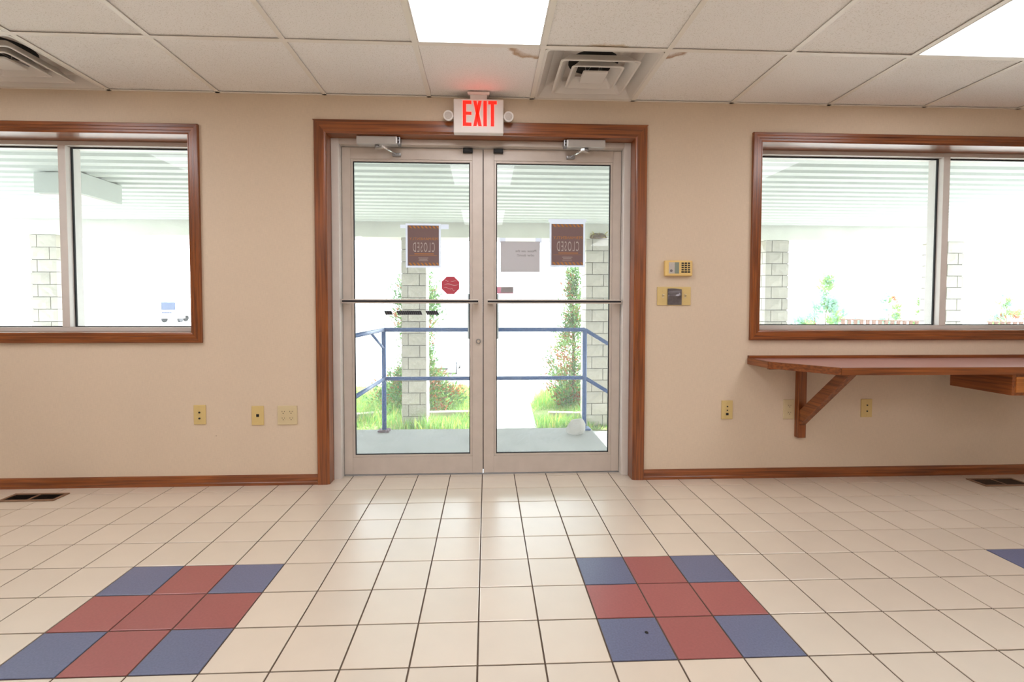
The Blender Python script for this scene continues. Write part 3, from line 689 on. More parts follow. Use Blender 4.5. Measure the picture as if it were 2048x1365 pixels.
# ------------------------------------------------------------------ exit sign
EX0, EX1, EZ0, EZ1, EYF, EYB = -0.108, 0.181, 2.076, 2.272, -0.082, -0.036
t = thing('exit_sign', 'white exit sign with lit red letters above the doors', 'exit sign', (0.0365, -0.06, EZ0))
box('housing', (EX0, EX1, EYF, EYB, EZ0, EZ1), M['white'], t, 0.006)
bm = bmesh.new(); o = Vector(t.location)
add_box(bm, -0.028, 0.100, -0.095, -0.025, H - 0.014, H - 0.001, bev=0.003, off=o); add_box(bm, -0.012, 0.085, -0.075, -0.042, EZ1 - 0.002, H - 0.012, off=o); finish(bm, 'ceiling_mount', M['white'], t)
for sx in (-1, 1):
    bx_ = EX0 - 0.030 if sx < 0 else EX1 + 0.030
    bm = bmesh.new(); add_tube(bm, [Vector((bx_, -0.030, 2.176)) - o, Vector((bx_, -0.052, 2.176)) - o, Vector((bx_, -0.074, 2.174)) - o, Vector((bx_, -0.086, 2.173)) - o], [0.014, 0.024, 0.029, 0.029], 18)
    hd = finish(bm, 'lamp_head', M['white'], t, smooth=False)
    bm = bmesh.new(); add_tube(bm, [Vector((bx_, -0.0862, 2.173)) - o, Vector((bx_, -0.088, 2.173)) - o], 0.021, 18); finish(bm, 'lamp_lens', M['label'], hd)
    bm = bmesh.new(); add_tube(bm, [Vector((bx_, -0.05, 2.176)) - o, Vector(((EX0 + 0.004) if sx < 0 else EX1 - 0.004, -0.05, 2.176)) - o], 0.008, 10); finish(bm, 'lamp_arm', M['white'], t, smooth=True)
lz1, lz0 = EZ1 - 0.012, EZ0 + 0.040; sw = 0.0185; hm = (lz0 + lz1) / 2
def letter(polys):
    bm = bmesh.new()
    for p in polys: add_prism(bm, [(EX0 + x, z) for x, z in p], EYF - 0.0022, EYF + 0.001, 'y', o)
    finish(bm, 'letter', M['exit_red'], t)
def rect(a, b, c, d): return [(a, c), (b, c), (b, d), (a, d)]
letter([rect(.0536, .0536 + sw, lz0, lz1), rect(.0536 + sw, .103, lz1 - sw, lz1), rect(.0536 + sw, .103, hm - .008, hm + .0085), rect(.0536 + sw, .103, lz0, lz0 + sw)])
letter([[(.114, lz1), (.114 + sw, lz1), (.162, lz0), (.162 - sw, lz0)], [(.162 - sw, lz1 - .0001), (.162, lz1 - .0001), (.114 + sw, lz0 + .0001), (.114, lz0 + .0001)]])
letter([rect(.172, .192, lz0, lz1)])
letter([rect(.2005, .2495, lz1 - sw, lz1), rect(.225 - sw / 2, .225 + sw / 2, lz0, lz1 - sw)])

# ------------------------------------------------------------------ wall plates
def plate_base(name, xa, xb, za, zb, label, cat, m, group=None):
    t = thing(name, label, cat, ((xa + xb) / 2, 0, za), group)
    bm = bmesh.new(); o = Vector(t.location); add_box(bm, xa, xb, -0.0065, 0, za, zb, bev=0.003, off=o); finish(bm, 'plate', m, t)
    return t
def disc(name, x, z, rr, y0, y1, m, t, n=14): return prism(name, circ(x, z, rr, n), y0, y1, 'y', m, t)
def screws(t, x, zs):
    for z in zs: disc('screw', x, z, 0.0032, -0.0082, -0.006, M['ivory'], t, 10)
def receptacle(t, x, z, m):
    poly = [(x + 0.0165 * math.cos(a), z + 0.0145 * max(-0.86, min(0.86, math.sin(a)))) for a in [2 * math.pi * k / 20 for k in range(20)]]
    rc = prism('receptacle', poly, -0.0085, -0.006, 'y', m, t)
    o = Vector(t.location); bm = bmesh.new()
    for dx, h in ((-0.0065, 0.0045), (0.0065, 0.0038)): add_box(bm, x + dx - 0.0013, x + dx + 0.0013, -0.0089, -0.008, z + 0.002 - h + 0.002, z + 0.002 + h, off=o)
    add_prism(bm, circ(x, z - 0.0075, 0.0028, 10), -0.0089, -0.008, 'y', o)
    finish(bm, 'slots', M['black'], rc)
# left of the door
t = plate_base('jack_plate', -1.649, -1.579, 0.368, 0.484, 'ivory wall plate with two small round jacks below the left window', 'wall plate', M['ivory'])
for z in (0.440, 0.405): disc('jack', -1.614, z, 0.0055, -0.011, -0.006, M['black'], t)
screws(t, -1.614, (0.470, 0.383))
t = plate_base('jack_plate', -1.314, -1.243, 0.361, 0.476, 'ivory wall plate with one square black jack next to the double outlet', 'wall plate', M['ivory'])
box('jack', (-1.286, -1.270, -0.0085, -0.005, 0.411, 0.427), M['black'], t, 0.001); screws(t, -1.2785, (0.462, 0.376))
t = plate_base('outlet_plate', -1.163, -1.047, 0.362, 0.476, 'pale double gang outlet plate next to the door trim', 'outlet', M['ivory_pale'])
for x in (-1.128, -1.082):
    for z in (0.439, 0.400): receptacle(t, x, z, M['ivory_pale'])
screws(t, -1.105, ())
# right of the door
t = plate_base('switch_plate', 1.127, 1.337, 1.079, 1.192, 'ivory switch plate with grey tape over its middle switches', 'light switch', M['ivory'])
for x in (1.163, 1.301):
    box('switch_slot', (x - 0.006, x + 0.006, -0.0075, -0.006, 1.122, 1.148), M['ivory_pale'], t)
    tg = prism('toggle', [(-0.006, 1.130), (-0.020, 1.141), (-0.018, 1.147), (-0.006, 1.142)], x - 0.0045, x + 0.0045, 'x', M['ivory_pale'], t)
    screws(t, x, (1.166, 1.105))
bm = bmesh.new(); o = Vector(t.location); n, k2 = 8, 9; gv = []
for a in range(n + 1):
    row = []
    for b in range(k2 + 1):
        x = 1.190 + (1.278 - 1.190) * a / n; z = 1.082 + (1.178 - 1.082) * b / k2
        bulge = 0.014 * math.exp(-((z - 1.137) / 0.016) ** 2) * math.sin(math.pi * a / n) ** 0.4 if 0 < a < n else 0.004
        z += 0.004 * math.sin(3.1 * a / n + 0.5) * (b == k2)
        row.append(bm.verts.new(Vector((x, -0.0072 - bulge - random.uniform(0, 0.0008), z)) - o))
    gv.append(row)
for a in range(n):
    for b in range(k2): bm.faces.new((gv[a][b], gv[a + 1][b], gv[a + 1][b + 1], gv[a][b + 1]))
finish(bm, 'duct_tape', M['tape'], t)
t = thing('alarm_keypad', 'cream alarm keypad with black buttons above the taped switch plate', 'keypad', (1.252, 0, 1.257))
box('body', (1.166, 1.338, -0.026, 0, 1.257, 1.352), M['keypad'], t, 0.007)
box('label_panel', (1.190, 1.226, -0.0268, -0.025, 1.272, 1.340), M['label'], t); box('indicator_window', (1.2262, 1.253, -0.0268, -0.025, 1.272, 1.340), M['lcd'], t)
disc('emblem', 1.205, 1.289, 0.0082, -0.0275, -0.0266, M['ink'], t)
box('lower_lip', (1.170, 1.334, -0.0275, -0.024, 1.2605, 1.266), M['keypad'], t, 0.001)
for rr in range(5):
    for c in range(3):
        x = 1.275 + c * 0.0195; z = 1.335 - rr * 0.0133
        wk = 0.0068 if rr < 4 else 0.0080
        box('button', (x - wk, x + wk, -0.0285, -0.0255, z - 0.004, z + 0.004), M['black'], t, 0.001)
t = plate_base('jack_plate', 1.542, 1.613, 0.371, 0.488, 'ivory wall plate with stacked jacks under the counter end', 'wall plate', M['ivory'])
disc('jack', 1.578, 0.450, 0.0045, -0.010, -0.006, M['black'], t); disc('jack', 1.578, 0.427, 0.0040, -0.010, -0.006, M['black'], t); box('jack', (1.570, 1.586, -0.0085, -0.005, 0.396, 0.410), M['black'], t, 0.001)
screws(t, 1.578, (0.474, 0.383))
t = plate_base('outlet_plate', 1.937, 2.008, 0.368, 0.491, 'pale outlet plate tucked beside the counter bracket post', 'outlet', M['ivory_pale'])
for z in (0.452, 0.408): receptacle(t, 1.976, z, M['ivory_pale'])
t = plate_base('jack_plate', 2.440, 2.512, 0.375, 0.491, 'ivory wall plate with two jacks under the long counter', 'wall plate', M['ivory'])
for z in (0.452, 0.414): disc('jack', 2.478, z, 0.0045, -0.010, -0.006, M['black'], t)
screws(t, 2.478, (0.477, 0.388))

# ------------------------------------------------------------------ wall counter
CT = 0.752
t = thing('wall_counter', 'wall-hung wooden counter with mauve top below the window', 'counter', (3.1, 0, CT - 0.04))
o = Vector(t.location); CE = 4.75
outer = [(1.700, -0.004), (1.708, -0.215), (1.922, -0.512), (CE, -0.512), (CE, -0.004)]
inner = [(1.722, -0.022), (1.729, -0.207), (1.934, -0.490), (CE - 0.02, -0.490), (CE - 0.02, -0.022)]
prism('top_panel', inner, CT - 0.030, CT - 0.001, 'z', M['lam'], t)
def band(a, b):
    bm = bmesh.new(); q = [outer[a], outer[b], inner[b], inner[a]]
    add_prism(bm, q, CT - 0.038, CT + 0.001, 'z', o); bmesh.ops.bevel(bm, geom=list(bm.edges), offset=0.002, segments=2, affect='EDGES'); return finish(bm, 'edge_band', M['wx' if a == 2 else 'wy'], t)
band(0, 1); band(1, 2); band(2, 3); band(3, 4)
box('back_strip', (1.704, CE, -0.021, 0, CT - 0.03, CT + 0.017), M['wx'], t, 0.002)
box('wall_cleat', (1.83, CE, -0.020, 0, CT - 0.070, CT - 0.039), M['wx'], t, 0.001)
def bracket(x):
    b = box('bracket_post', (x - 0.025, x + 0.025, -0.038, 0, 0.257, CT - 0.071), M['wz'], t, 0.002)
    bm = bmesh.new(); poly = [(-0.036, 0.335), (-0.036, 0.430), (-0.365, CT - 0.039), (-0.455, CT - 0.039)]
    add_prism(bm, poly, x - 0.02, x + 0.02, 'x', o); bmesh.ops.bevel(bm, geom=list(bm.edges), offset=0.002, segments=1, affect='EDGES'); finish(bm, 'brace', M['wy'], t)
bracket(2.038); bracket(4.25)
pA = at(2022, 792, 'y', -0.500); DZB = pA.z; pB = at(1901, 771, 'z', DZB)
bx0 = (pA.x + pB.x) / 2
dr = box('drawer_box', (bx0, bx0 + 0.44, pA.y, pB.y, DZB, CT - 0.0385), M['wy'], t, 0.002)
bm = bmesh.new(); add_box(bm, bx0 + 0.02, bx0 + 0.42, pA.y - 0.004, pA.y + 0.006, DZB + 0.016, CT - 0.052, bev=0.002, off=o); finish(bm, 'drawer_front', M['pine'], dr)

# ------------------------------------------------------------------ floor registers
def register(xa, xb, ya, yb, label):
    t = thing('floor_register', label, 'floor vent', ((xa + xb) / 2, (ya + yb) / 2, 0), 'floor registers'); o = Vector(t.location)
    bm = bmesh.new(); b = 0.016; z = 0.006
    for q in ((xa, xb, ya, ya + b), (xa, xb, yb - b, yb), (xa, xa + b, ya + b, yb - b), (xb - b, xb, ya + b, yb - b)): add_box(bm, *q, 0, z, off=o, bev=0.0015)
    finish(bm, 'frame', M['register'], t)
    box('well', (xa + b, xb - b, ya + b, yb - b, 0.0004, 0.001), M['black'], t)
    xm = (xa + xb) / 2; box('divider', (xm - 0.005, xm + 0.005, ya + b, yb - b, 0, z - 0.0005), M['register'], t)
    for lo, hi in ((xa + b, xm - 0.005), (xm + 0.005, xb - b)):
        n = 11
        for k in range(n):
            x = lo + (hi - lo) * (k + 0.5) / n
            prism('louvre', [(x - 0.004, 0.001), (x - 0.0025, 0.001), (x + 0.004, 0.005), (x + 0.0025, 0.005)], ya + b, yb - b, 'y', M['regdark'], t)
register(-2.585, -2.288, -0.207, -0.097, 'tan metal floor register below the left window')
register(3.058, 3.352, -0.212, -0.088, 'dark metal floor register beneath the wooden counter')

# ================================================================== outside
SOF, PILY, GZ = 2.44, 5.20, -0.97                      # soffit height, pillar face, ground level
STZ = -0.05                                            # stoop level
# ground
bm = bmesh.new(); add_prism(bm, [(WT, GZ), (10.5, GZ), (20, -2.1), (32, -2.1), (60, -0.95), (170, -0.95), (170, -3), (WT, -3)], -110, 110, 'x'); tag(finish(bm, 'ground', M['drive']), 'sunlit pale pavement outside the building', 'ground', kind='structure')
# stoop with steps going down on the right
bm = bmesh.new(); add_box(bm, -1.30, 1.05, WT, 1.50, GZ, STZ, bev=0.012)
tag(finish(bm, 'stoop', M['conc']), 'grey concrete stoop outside the doors', 'stoop', kind='structure')
st = thing('step_flight', 'concrete steps going down beside the stoop', 'steps', (1.05, 0.9, GZ), kind='structure')
for k in range(4):
    box('step', (1.05 + 0.30 * k, 1.35 + 0.30 * k, WT + 0.02, 1.50, GZ, STZ - 0.184 * (k + 1)), M['conc'], st, 0.01)
# corrugated soffit
bm = bmesh.new(); ys, zs = [], []
y = WT; pitch = 0.212
while y < 5.06:
    for dy, dz in ((0, 0), (0.105, 0), (0.135, 0.032), (0.182, 0.032)):
        if y + dy < 5.06: ys.append(y + dy); zs.append(SOF + dz)
    y += pitch
ys.append(5.06); zs.append(SOF)
A = [bm.verts.new((-14, a, b)) for a, b in zip(ys, zs)]; B = [bm.verts.new((16, a, b)) for a, b in zip(ys, zs)]
for k in range(len(A) - 1): bm.faces.new((A[k], B[k], B[k + 1], A[k + 1]))
sof = finish(bm, 'canopy_soffit', M['soffit'], fix=False); tag(sof, 'white ribbed metal soffit of the entrance canopy', 'canopy', kind='structure')
tag(box('canopy_roof', (-14, 16, WT, 5.72, SOF + 0.10, SOF + 0.34), M['beam']), 'roof slab over the entrance canopy', 'canopy', kind='structure')
tag(box('canopy_beam', (-14, 16, 5.16, 5.62, 2.21, SOF + 0.10), M['beam']), 'weathered white beam on the stone pillars', 'beam', kind='structure')
# square light box under the soffit
q0 = at(65, 343, 'z', SOF); q1 = at(163, 345, 'z', SOF); q2 = at(243, 372, 'z', SOF)
t = thing('canopy_light', 'square white light box on the canopy soffit outside the left window', 'light', (q0.x, q0.y, SOF))
yb_ = q2.y; ya_ = (q0.y + q1.y) / 2
box('housing', (q0.x, q1.x, ya_, yb_, SOF - 0.215, SOF), M['soffit'], t, 0.006)
box('base_plate', (q0.x + 0.02, q1.x + 0.0, ya_ + 0.02, yb_ - 0.02, SOF - 0.002, SOF + 0.001), M['gasket'], t)
box('lens', (q0.x + 0.03, q1.x - 0.03, ya_ + 0.03, yb_ - 0.03, SOF - 0.222, SOF - 0.214), M['white'], t)

# stone pillars, every block a part
CH = 0.2; BL, BD = 0.305, 0.102
def block_mesh(seed):
    rnd = random.Random(seed); bm = bmesh.new(); n, k2 = 5, 4; g = 0.006
    L_, H_ = BL - 2 * g, CH - 2 * g
    front = [[bm.verts.new((L_ * a / n, -(0.0 if a in (0, n) or b in (0, k2) else rnd.uniform(0.004, 0.018)), g + H_ * b / k2)) for b in range(k2 + 1)] for a in range(n + 1)]
    for a in range(n):
        for b in range(k2): bm.faces.new((front[a][b], front[a + 1][b], front[a + 1][b + 1], front[a][b + 1]))
    bk = [bm.verts.new((x, BD, z)) for x, z in ((0, g), (L_, g), (L_, g + H_), (0, g + H_))]
    bot = [front[a][0] for a in range(n + 1)]; top = [front[a][k2] for a in range(n + 1)]; lf = [front[0][b] for b in range(k2 + 1)]; rt = [front[n][b] for b in range(k2 + 1)]
    bm.faces.new(bot + [bk[1], bk[0]]); bm.faces.new(top + [bk[2], bk[3]]); bm.faces.new(lf + [bk[3], bk[0]]); bm.faces.new(rt + [bk[2], bk[1]]); bm.faces.new(bk)
    bmesh.ops.recalc_face_normals(bm, faces=bm.faces)
    me = bpy.data.meshes.new('stone_block'); bm.to_mesh(me); bm.free(); me.materials.append(M['stone']); return me
BLK = [block_mesh(s) for s in range(8)]
BLKM = []
for me in BLK:                                          # mirrored set for the alternate courses
    m2 = me.copy()
    for v in m2.vertices: v.co.x = -v.co.x
    m2.flip_normals(); BLKM.append(m2)
PW = BL + BD
def pillar(pxc, label):
    c = at(pxc, 700, 'y', PILY); cx_, cy_ = c.x, PILY + PW / 2
    t = thing('stone_pillar', label, 'pillar', (cx_, cy_, GZ), 'stone pillars of the canopy')
    n = int(round((2.21 - GZ) / CH)); ch = (2.21 - GZ) / n; hw = PW / 2
    bm = bmesh.new(); add_box(bm, -hw + 0.012, hw - 0.012, -hw + 0.012, hw - 0.012, 0, n * ch - 0.002); finish(bm, 'mortar_core', M['mortar'], t)
    for k in range(n):
        for s in range(4):
            if k % 2 == 0:
                o = link('stone_block', random.choice(BLK), t); p = Vector((-hw, -hw, 0))
            else:
                o = link('stone_block', random.choice(BLKM), t); p = Vector((hw, -hw, 0))
            rz = s * math.pi / 2; p.rotate(Matrix.Rotation(rz, 3, 'Z')); o.location = (p.x, p.y, k * ch); o.rotation_euler = (0, 0, rz); o.scale = (1, 1, ch / CH)
pillar(92, 'stone pillar outside the left window')
pillar(461, 'stone pillar between the left window and the doors')
pillar(828, 'stone pillar behind the blue railing post with the brace')
pillar(1195, 'stone pillar beside the white rock and the sloping railing')
pillar(1551, 'stone pillar seen at the left end of the counter window')
pillar(1900, 'stone pillar beside the mullion of the counter window')

nx = at(1196, 473, 'y', 5.16); rnd = random.Random(4)
nest = thing('mud_nest', 'brown bird nest stuck on the beam above a stone pillar', 'nest', (nx.x, 5.16, 2.215))
bm = bmesh.new(); bmesh.ops.create_icosphere(bm, subdivisions=2, radius=1.0)
for v in bm.verts: v.co = Vector((v.co.x * 0.15, min(v.co.y, 0.0) * 0.07, max(v.co.z, -0.1) * 0.09)) * rnd.uniform(0.88, 1.1)
finish(bm, 'mud_cup', M['bark'], nest)
bm = bmesh.new()
for k in range(26):
    a_ = rnd.uniform(-0.13, 0.13); z_ = rnd.uniform(0.0, 0.07)
    add_tube(bm, [(a_, -0.02, z_), (a_ + rnd.uniform(-.06, .06), -0.06 - rnd.uniform(0, .03), z_ + rnd.uniform(-.03, .05))], 0.004, 5)
finish(bm, 'twigs', M['straw'], nest)['kind'] = 'stuff'

# blue railing
t = thing('blue_railing', 'blue painted steel pipe railing around the concrete stoop', 'railing', (0.1, 1.44, STZ))
pl = at(768, 862, 'z', STZ); pr = at(1170, 857, 'z', STZ); ry = 1.43
lx = at(768, 760, 'y', ry).x; rx = at(1169, 760, 'y', ry).x
zt = at(768, 660, 'y', ry).z; zm = at(768, 758, 'y', ry).z; R_ = 0.0175
tube('top_rail', [(lx, ry, zt), (rx, ry, zt)], 0.019, M['blue'], t); tube('middle_rail', [(lx, ry, zm), (rx, ry, zm)], R_, M['blue'], t)
for x in (lx, rx):
    tube('post', [(x, ry, STZ), (x, ry, zt)], 0.020, M['blue'], t)
    bm = bmesh.new(); o = Vector(t.location); add_box(bm, x - 0.05, x + 0.05, ry - 0.05, ry + 0.05, STZ, STZ + 0.016, bev=0.003, off=o); finish(bm, 'base_plate', M['rust'] if x == lx else M['blue'], t)
for z in (zt, zm): tube('return_rail', [(lx, ry, z), (lx - 0.03, 0.32, z)], R_, M['blue'], t)
tube('brace', [(lx - 0.012, ry - 0.42, zt - 0.01), (lx, ry, zt - 0.17)], 0.011, M['blue'], t)
for z in (zt, zm): tube('sloping_rail', [(rx, ry, z), (rx + 1.2, ry, z - 0.72)], R_, M['blue'], t)
tube('post', [(rx + 1.15, ry, GZ), (rx + 1.15, ry, zt - 0.69)], 0.020, M['blue'], t)
tube('post', [(lx - 0.03, 0.32, STZ), (lx - 0.03, 0.32, zt)], 0.020, M['blue'], t)

# rock on the stoop
rk = at(1150, 868, 'z', STZ); bm = bmesh.new(); bmesh.ops.create_icosphere(bm, subdivisions=3, radius=0.09)
rnd = random.Random(11)
planes = [(Vector((rnd.uniform(-1, 1), rnd.uniform(-1, 1), rnd.uniform(-0.2, 1))).normalized(), rnd.uniform(0.045, 0.070)) for _ in range(11)]
for v in bm.verts:
    for nn, d in planes:
        e = v.co.dot(nn) - d
        if e > 0: v.co -= nn * e
    v.co.x *= 1.12; v.co *= 0.92; v.co.z = max(v.co.z, -0.055) * 1.2
ro = finish(bm, 'rock', M['rock']); ro.location = (rk.x, rk.y, STZ + 0.066); tag(ro, 'pale angular rock on the stoop by the railing post', 'rock')

# ------------------------------------------------------------------ planting
def shrub(px, y, base_z, height, rad, label, seed, brown=0.25, mats=('leafg', 'leafl', 'leafb'), n=2600, cone=0.5, size=0.05, nm='evergreen_shrub', cat='shrub', group=None):
    rnd = random.Random(seed); c = at(px, 700, 'y', y)
    t = thing(nm, label, cat, (c.x, y, base_z), group)
    bm = bmesh.new(); add_tube(bm, [(0, 0, -0.02), (0.02, 0.01, height * 0.4), (-0.02, 0, height * 0.8)], [0.05, 0.035, 0.012], 7); finish(bm, 'trunk', M['bark'], t)
    layers = [bmesh.new() for _ in mats]
    tufts = []
    for k in range(int(n / 26)):
        h = rnd.random() ** 1.6; rr = rad * ((1 - h) ** cone) * (0.15 + 0.85 * rnd.random() ** 0.6) * (0.75 + 0.5 * math.sin(7 * h + seed))
        an = rnd.uniform(0, 2 * math.pi); tufts.append((Vector((rr * math.cos(an), rr * math.sin(an), 0.04 + h * height * 0.96)), an, h))
    for p, an, h in tufts:
        isb = rnd.random() < brown * (1.3 - h); mi = 2 if isb else (1 if rnd.random() < 0.4 else 0); bm = layers[mi]
        outd = Vector((math.cos(an), math.sin(an), 0.9)).normalized(); ts_ = 0.05 + 0.06 * rad
        for q in range(26):
            b = p + Vector((rnd.gauss(0, ts_), rnd.gauss(0, ts_), rnd.gauss(0, ts_)))
            d = (outd + Vector((rnd.gauss(0, .5), rnd.gauss(0, .5), rnd.gauss(0, .4)))).normalized(); s = d.cross(Vector((rnd.gauss(0, 1), rnd.gauss(0, 1), rnd.gauss(0, 1)))).normalized()
            l = size * rnd.uniform(0.7, 1.5)
            bm.faces.new((bm.verts.new(b - s * l * 0.2), bm.verts.new(b + s * l * 0.2), bm.verts.new(b + d * l + s * l * 0.02)))
    for bm, m in zip(layers, mats):
        if len(bm.faces): finish(bm, 'foliage' if m != 'leafb' else 'dead_foliage', M[m], t, fix=False)['kind'] = 'stuff'
        else: bm.free()
shrub(835, 6.95, GZ, 2.75, 0.80, 'broad evergreen shrub with reddish dead patches behind the stone pillar', 8, 0.20, n=20000, cone=0.48, size=0.065)
shrub(1146, 6.75, GZ, 2.9, 0.50, 'thin patchy evergreen shrub left of the white rock', 12, 0.26, n=9500, cone=0.62, size=0.065)
# lawns
def lawn(name, poly_px, label, seed, nb):
    pts = [at(x, y, 'z', GZ) for x, y in poly_px]; rnd = random.Random(seed)
    bm = bmesh.new(); add_prism(bm, [(p.x, p.y) for p in pts], GZ, GZ + 0.015, 'z'); ob = finish(bm, name, M['soil']); tag(ob, label, 'grass', kind='stuff')
    bms = [bmesh.new(), bmesh.new()]
    def inside(x, y):
        c = False; n = len(pts)
        for k in range(n):
            a, b = pts[k], pts[(k + 1) % n]
            if (a.y > y) != (b.y > y) and x < (b.x - a.x) * (y - a.y) / (b.y - a.y) + a.x: c = not c
        return c
    xs = [p.x for p in pts]; yy = [p.y for p in pts]; k = 0
    while k < nb:
        x, y = rnd.uniform(min(xs), max(xs)), rnd.uniform(min(yy), max(yy))
        if not inside(x, y): continue
        k += 1; h = rnd.uniform(0.06, 0.20) * (1 + 0.9 * math.sin(x * 3.1 + 1) * math.sin(y * 2.3)); an = rnd.uniform(0, 6.28); b = bms[1 if rnd.random() < 0.22 else 0]
        dx, dy = math.cos(an) * 0.006, math.sin(an) * 0.006; lx_, ly_ = rnd.gauss(0, .4) * h, rnd.gauss(0, .4) * h
        v = [b.verts.new(p) for p in ((x - dx, y - dy, GZ + .01), (x + dx, y + dy, GZ + .01), (x + dx * .7 + lx_ * .4, y + dy * .7 + ly_ * .4, GZ + h * .6), (x - dx * .7 + lx_ * .4, y - dy * .7 + ly_ * .4, GZ + h * .6), (x + lx_, y + ly_, GZ + h))]
        b.faces.new((v[0], v[1], v[2], v[3])); b.faces.new((v[3], v[2], v[4]))
    for b, m in zip(bms, ('grass', 'straw')): finish(b, 'blades', M[m], ob, fix=False)['kind'] = 'stuff'
lawn('grass_patch', [(640, 868), (940, 868), (975, 850), (965, 800), (930, 772), (690, 776), (600, 800)], 'green grass around the pillar behind the braced railing post', 21, 16000)
lawn('grass_patch', [(1075, 862), (1262, 862), (1230, 800), (1180, 778), (1100, 782), (1062, 812)], 'green grass patch behind the white rock', 22, 9000)
for px, py, ln, an, lb in ((745, 838, 0.55, 0.35, 'grey edging block lying in the grass by the braced post'), (905, 836, 0.9, 0.05, 'long grey edging block in the grass right of the stone pillar'), (1140, 838, 0.8, -0.1, 'grey edging block in the grass behind the rock')):
    p = at(px, py, 'z', GZ); bm = bmesh.new(); add_box(bm, -ln / 2, ln / 2, -0.08, 0.08, 0, 0.11, bev=0.012)
    ob = finish(bm, 'edging_block', M['timber']); ob.location = (p.x, p.y, GZ + 0.012); ob.rotation_euler = (0, 0, an); tag(ob, lb, 'edging')

# far planting and fence seen through the counter window
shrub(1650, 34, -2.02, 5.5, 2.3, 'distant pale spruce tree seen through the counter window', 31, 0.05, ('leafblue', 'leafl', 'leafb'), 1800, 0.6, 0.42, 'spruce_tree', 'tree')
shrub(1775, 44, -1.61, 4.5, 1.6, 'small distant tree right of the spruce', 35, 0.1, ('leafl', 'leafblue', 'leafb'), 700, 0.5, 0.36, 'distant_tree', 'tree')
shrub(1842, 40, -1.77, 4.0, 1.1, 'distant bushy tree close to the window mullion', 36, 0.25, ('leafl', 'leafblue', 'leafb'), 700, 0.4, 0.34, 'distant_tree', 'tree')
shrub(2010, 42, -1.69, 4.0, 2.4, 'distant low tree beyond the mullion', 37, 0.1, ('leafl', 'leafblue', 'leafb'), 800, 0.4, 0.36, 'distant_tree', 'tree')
def fence(pxa, pya, pxb, pyb, y, label):
    a, b = at(pxa, pya, 'y', y), at(pxb, pyb, 'y', y)
    t = thing('picket_fence', label, 'fence', (a.x, y, -2.1)); L_ = b.x - a.x; zt_ = a.z + 2.1; zt2 = b.z + 2.1; n = max(3, int(L_ / 0.33))
    bm = bmesh.new(); v = [bm.verts.new(p) for p in ((0, -.05, zt_ - .06), (0, .05, zt_ - .06), (0, .05, zt_), (0, -.05, zt_), (L_, -.05, zt2 - .06), (L_, .05, zt2 - .06), (L_, .05, zt2), (L_, -.05, zt2))]
    for q in ((0, 1, 2, 3), (7, 6, 5, 4), (0, 4, 5, 1), (1, 5, 6, 2), (2, 6, 7, 3), (3, 7, 4, 0)): bm.faces.new([v[k] for k in q])
    finish(bm, 'top_rail', M['fence'], t)
    for k in range(n):
        x = L_ * (k + 0.5) / n; zz = zt_ + (zt2 - zt_) * (k + .5) / n - 0.05
        bm = bmesh.new(); add_prism(bm, [(x - 0.09, zz), (x + 0.09, zz), (x + 0.05, 0), (x - 0.05, 0)], -0.03, 0.03, 'y'); finish(bm, 'picket', M['fence'], t)
fence(1680, 638, 1852, 642, 22.0, 'low brown fence across the pavement left of the window mullion')
fence(1974, 643, 2110, 644, 22.0, 'low brown fence across the pavement right of the window mullion')

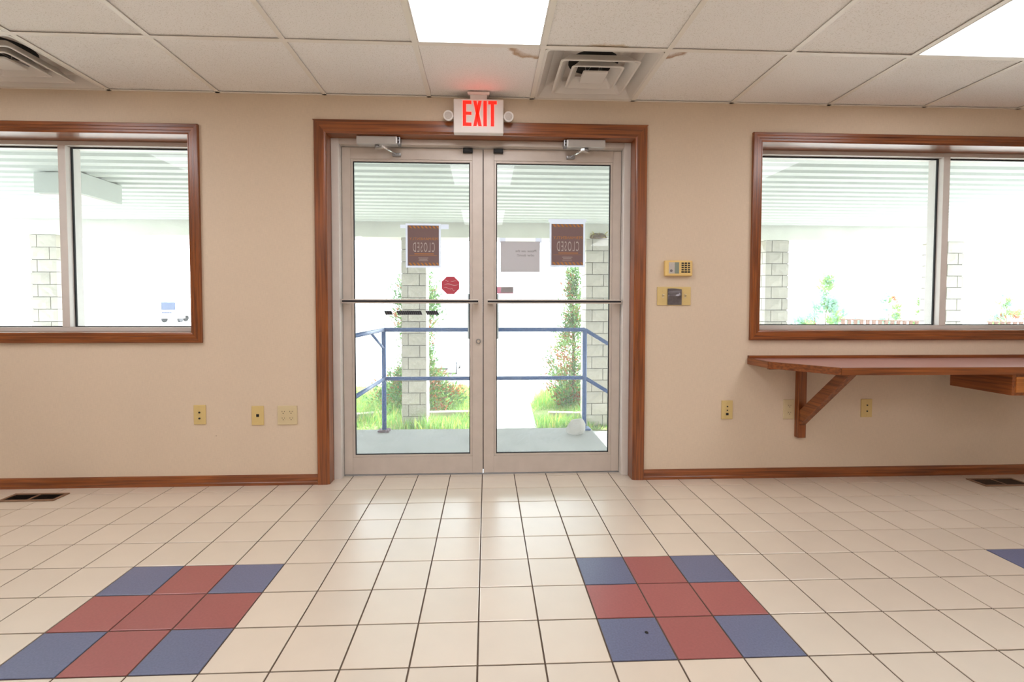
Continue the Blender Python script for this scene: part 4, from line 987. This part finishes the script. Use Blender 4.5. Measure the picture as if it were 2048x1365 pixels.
# vehicles standing on the sunlit pavement
def car(px, y, label):
    c = at(px, 720, 'y', y); t = thing('white_car', label, 'car', (c.x, y, -2.1))
    def loft(name, secs, m):
        bm = bmesh.new(); rings = []
        for yy, hw, z0, z1, tw_ in secs:
            rings.append([bm.verts.new(p) for p in ((-hw, yy, z0), (-hw, yy, (z0 + z1) / 2), (-tw_, yy, z1), (tw_, yy, z1), (hw, yy, (z0 + z1) / 2), (hw, yy, z0))])
        for A, B in zip(rings, rings[1:]):
            for k in range(6): bm.faces.new((A[k], A[(k + 1) % 6], B[(k + 1) % 6], B[k]))
        bm.faces.new(rings[0]); bm.faces.new(rings[-1][::-1]); return finish(bm, name, m, t, smooth=False)
    loft('body', [(-2.15, .70, .30, .62, .60), (-1.95, .86, .22, .78, .74), (-0.9, .90, .20, .92, .80), (1.4, .90, .20, .95, .80), (2.1, .84, .26, .92, .76), (2.25, .72, .34, .80, .66)], M['carwhite'])
    loft('cabin', [(-0.95, .78, .90, .93, .74), (-0.25, .76, .90, 1.38, .58), (0.9, .76, .90, 1.40, .58), (1.6, .76, .90, .97, .72)], M['carwhite'])
    bm = bmesh.new(); bm.faces.new([bm.verts.new(p) for p in ((-.66, -0.86, 1.00), (.66, -0.86, 1.00), (.54, -0.32, 1.35), (-.54, -0.32, 1.35))]); bmesh.ops.solidify(bm, geom=bm.faces[:], thickness=0.012); finish(bm, 'windscreen', M['carglass'], t)
    for sx in (-1, 1):
        for yy in (-1.35, 1.35):
            bm = bmesh.new(); add_prism(bm, circ(yy, 0.32, 0.32, 18), sx * 0.72, sx * 0.91, 'x'); wh = finish(bm, 'wheel', M['tyre'], t)
        bm = bmesh.new(); add_box(bm, sx * .62 - .14, sx * .62 + .14, -2.14, -2.0, .58, .70, bev=.02); finish(bm, 'headlamp', M['white'], t)
    bm = bmesh.new(); add_box(bm, -.55, .55, -2.17, -2.05, .36, .46, bev=.01); finish(bm, 'grille', M['tyre'], t)
car(880, 20.8, 'white car parked on the pavement behind the shrubs')
c = at(337, 640, 'y', 60); t = thing('box_truck', 'distant white truck with a grey windscreen seen through the left window', 'truck', (c.x, 60, -0.95))
bm = bmesh.new(); add_box(bm, -1.15, 1.15, 0, 1.6, 0.45, 2.75, bev=0.15); finish(bm, 'cab', M['carwhite'], t)
bm = bmesh.new(); add_box(bm, -1.25, 1.25, 1.7, 6.5, 0.8, 3.3, bev=0.05); finish(bm, 'cargo_box', M['carwhite'], t)
bm = bmesh.new(); add_box(bm, -0.86, 0.86, -0.03, 0.02, 1.55, 2.52, bev=0.01); finish(bm, 'windscreen', M['cardark'], t)
bm = bmesh.new(); add_box(bm, -0.8, 0.4, -0.04, 0.0, 1.12, 1.30, bev=0.01); finish(bm, 'grille', M['cardark'], t)
for x in (-1.0, 0.95):
    for yy in (0.8, 5.2):
        bm = bmesh.new(); add_prism(bm, circ(yy, 0.45, 0.45, 16), x - 0.14, x + 0.14, 'x'); finish(bm, 'wheel', M['tyre'], t)
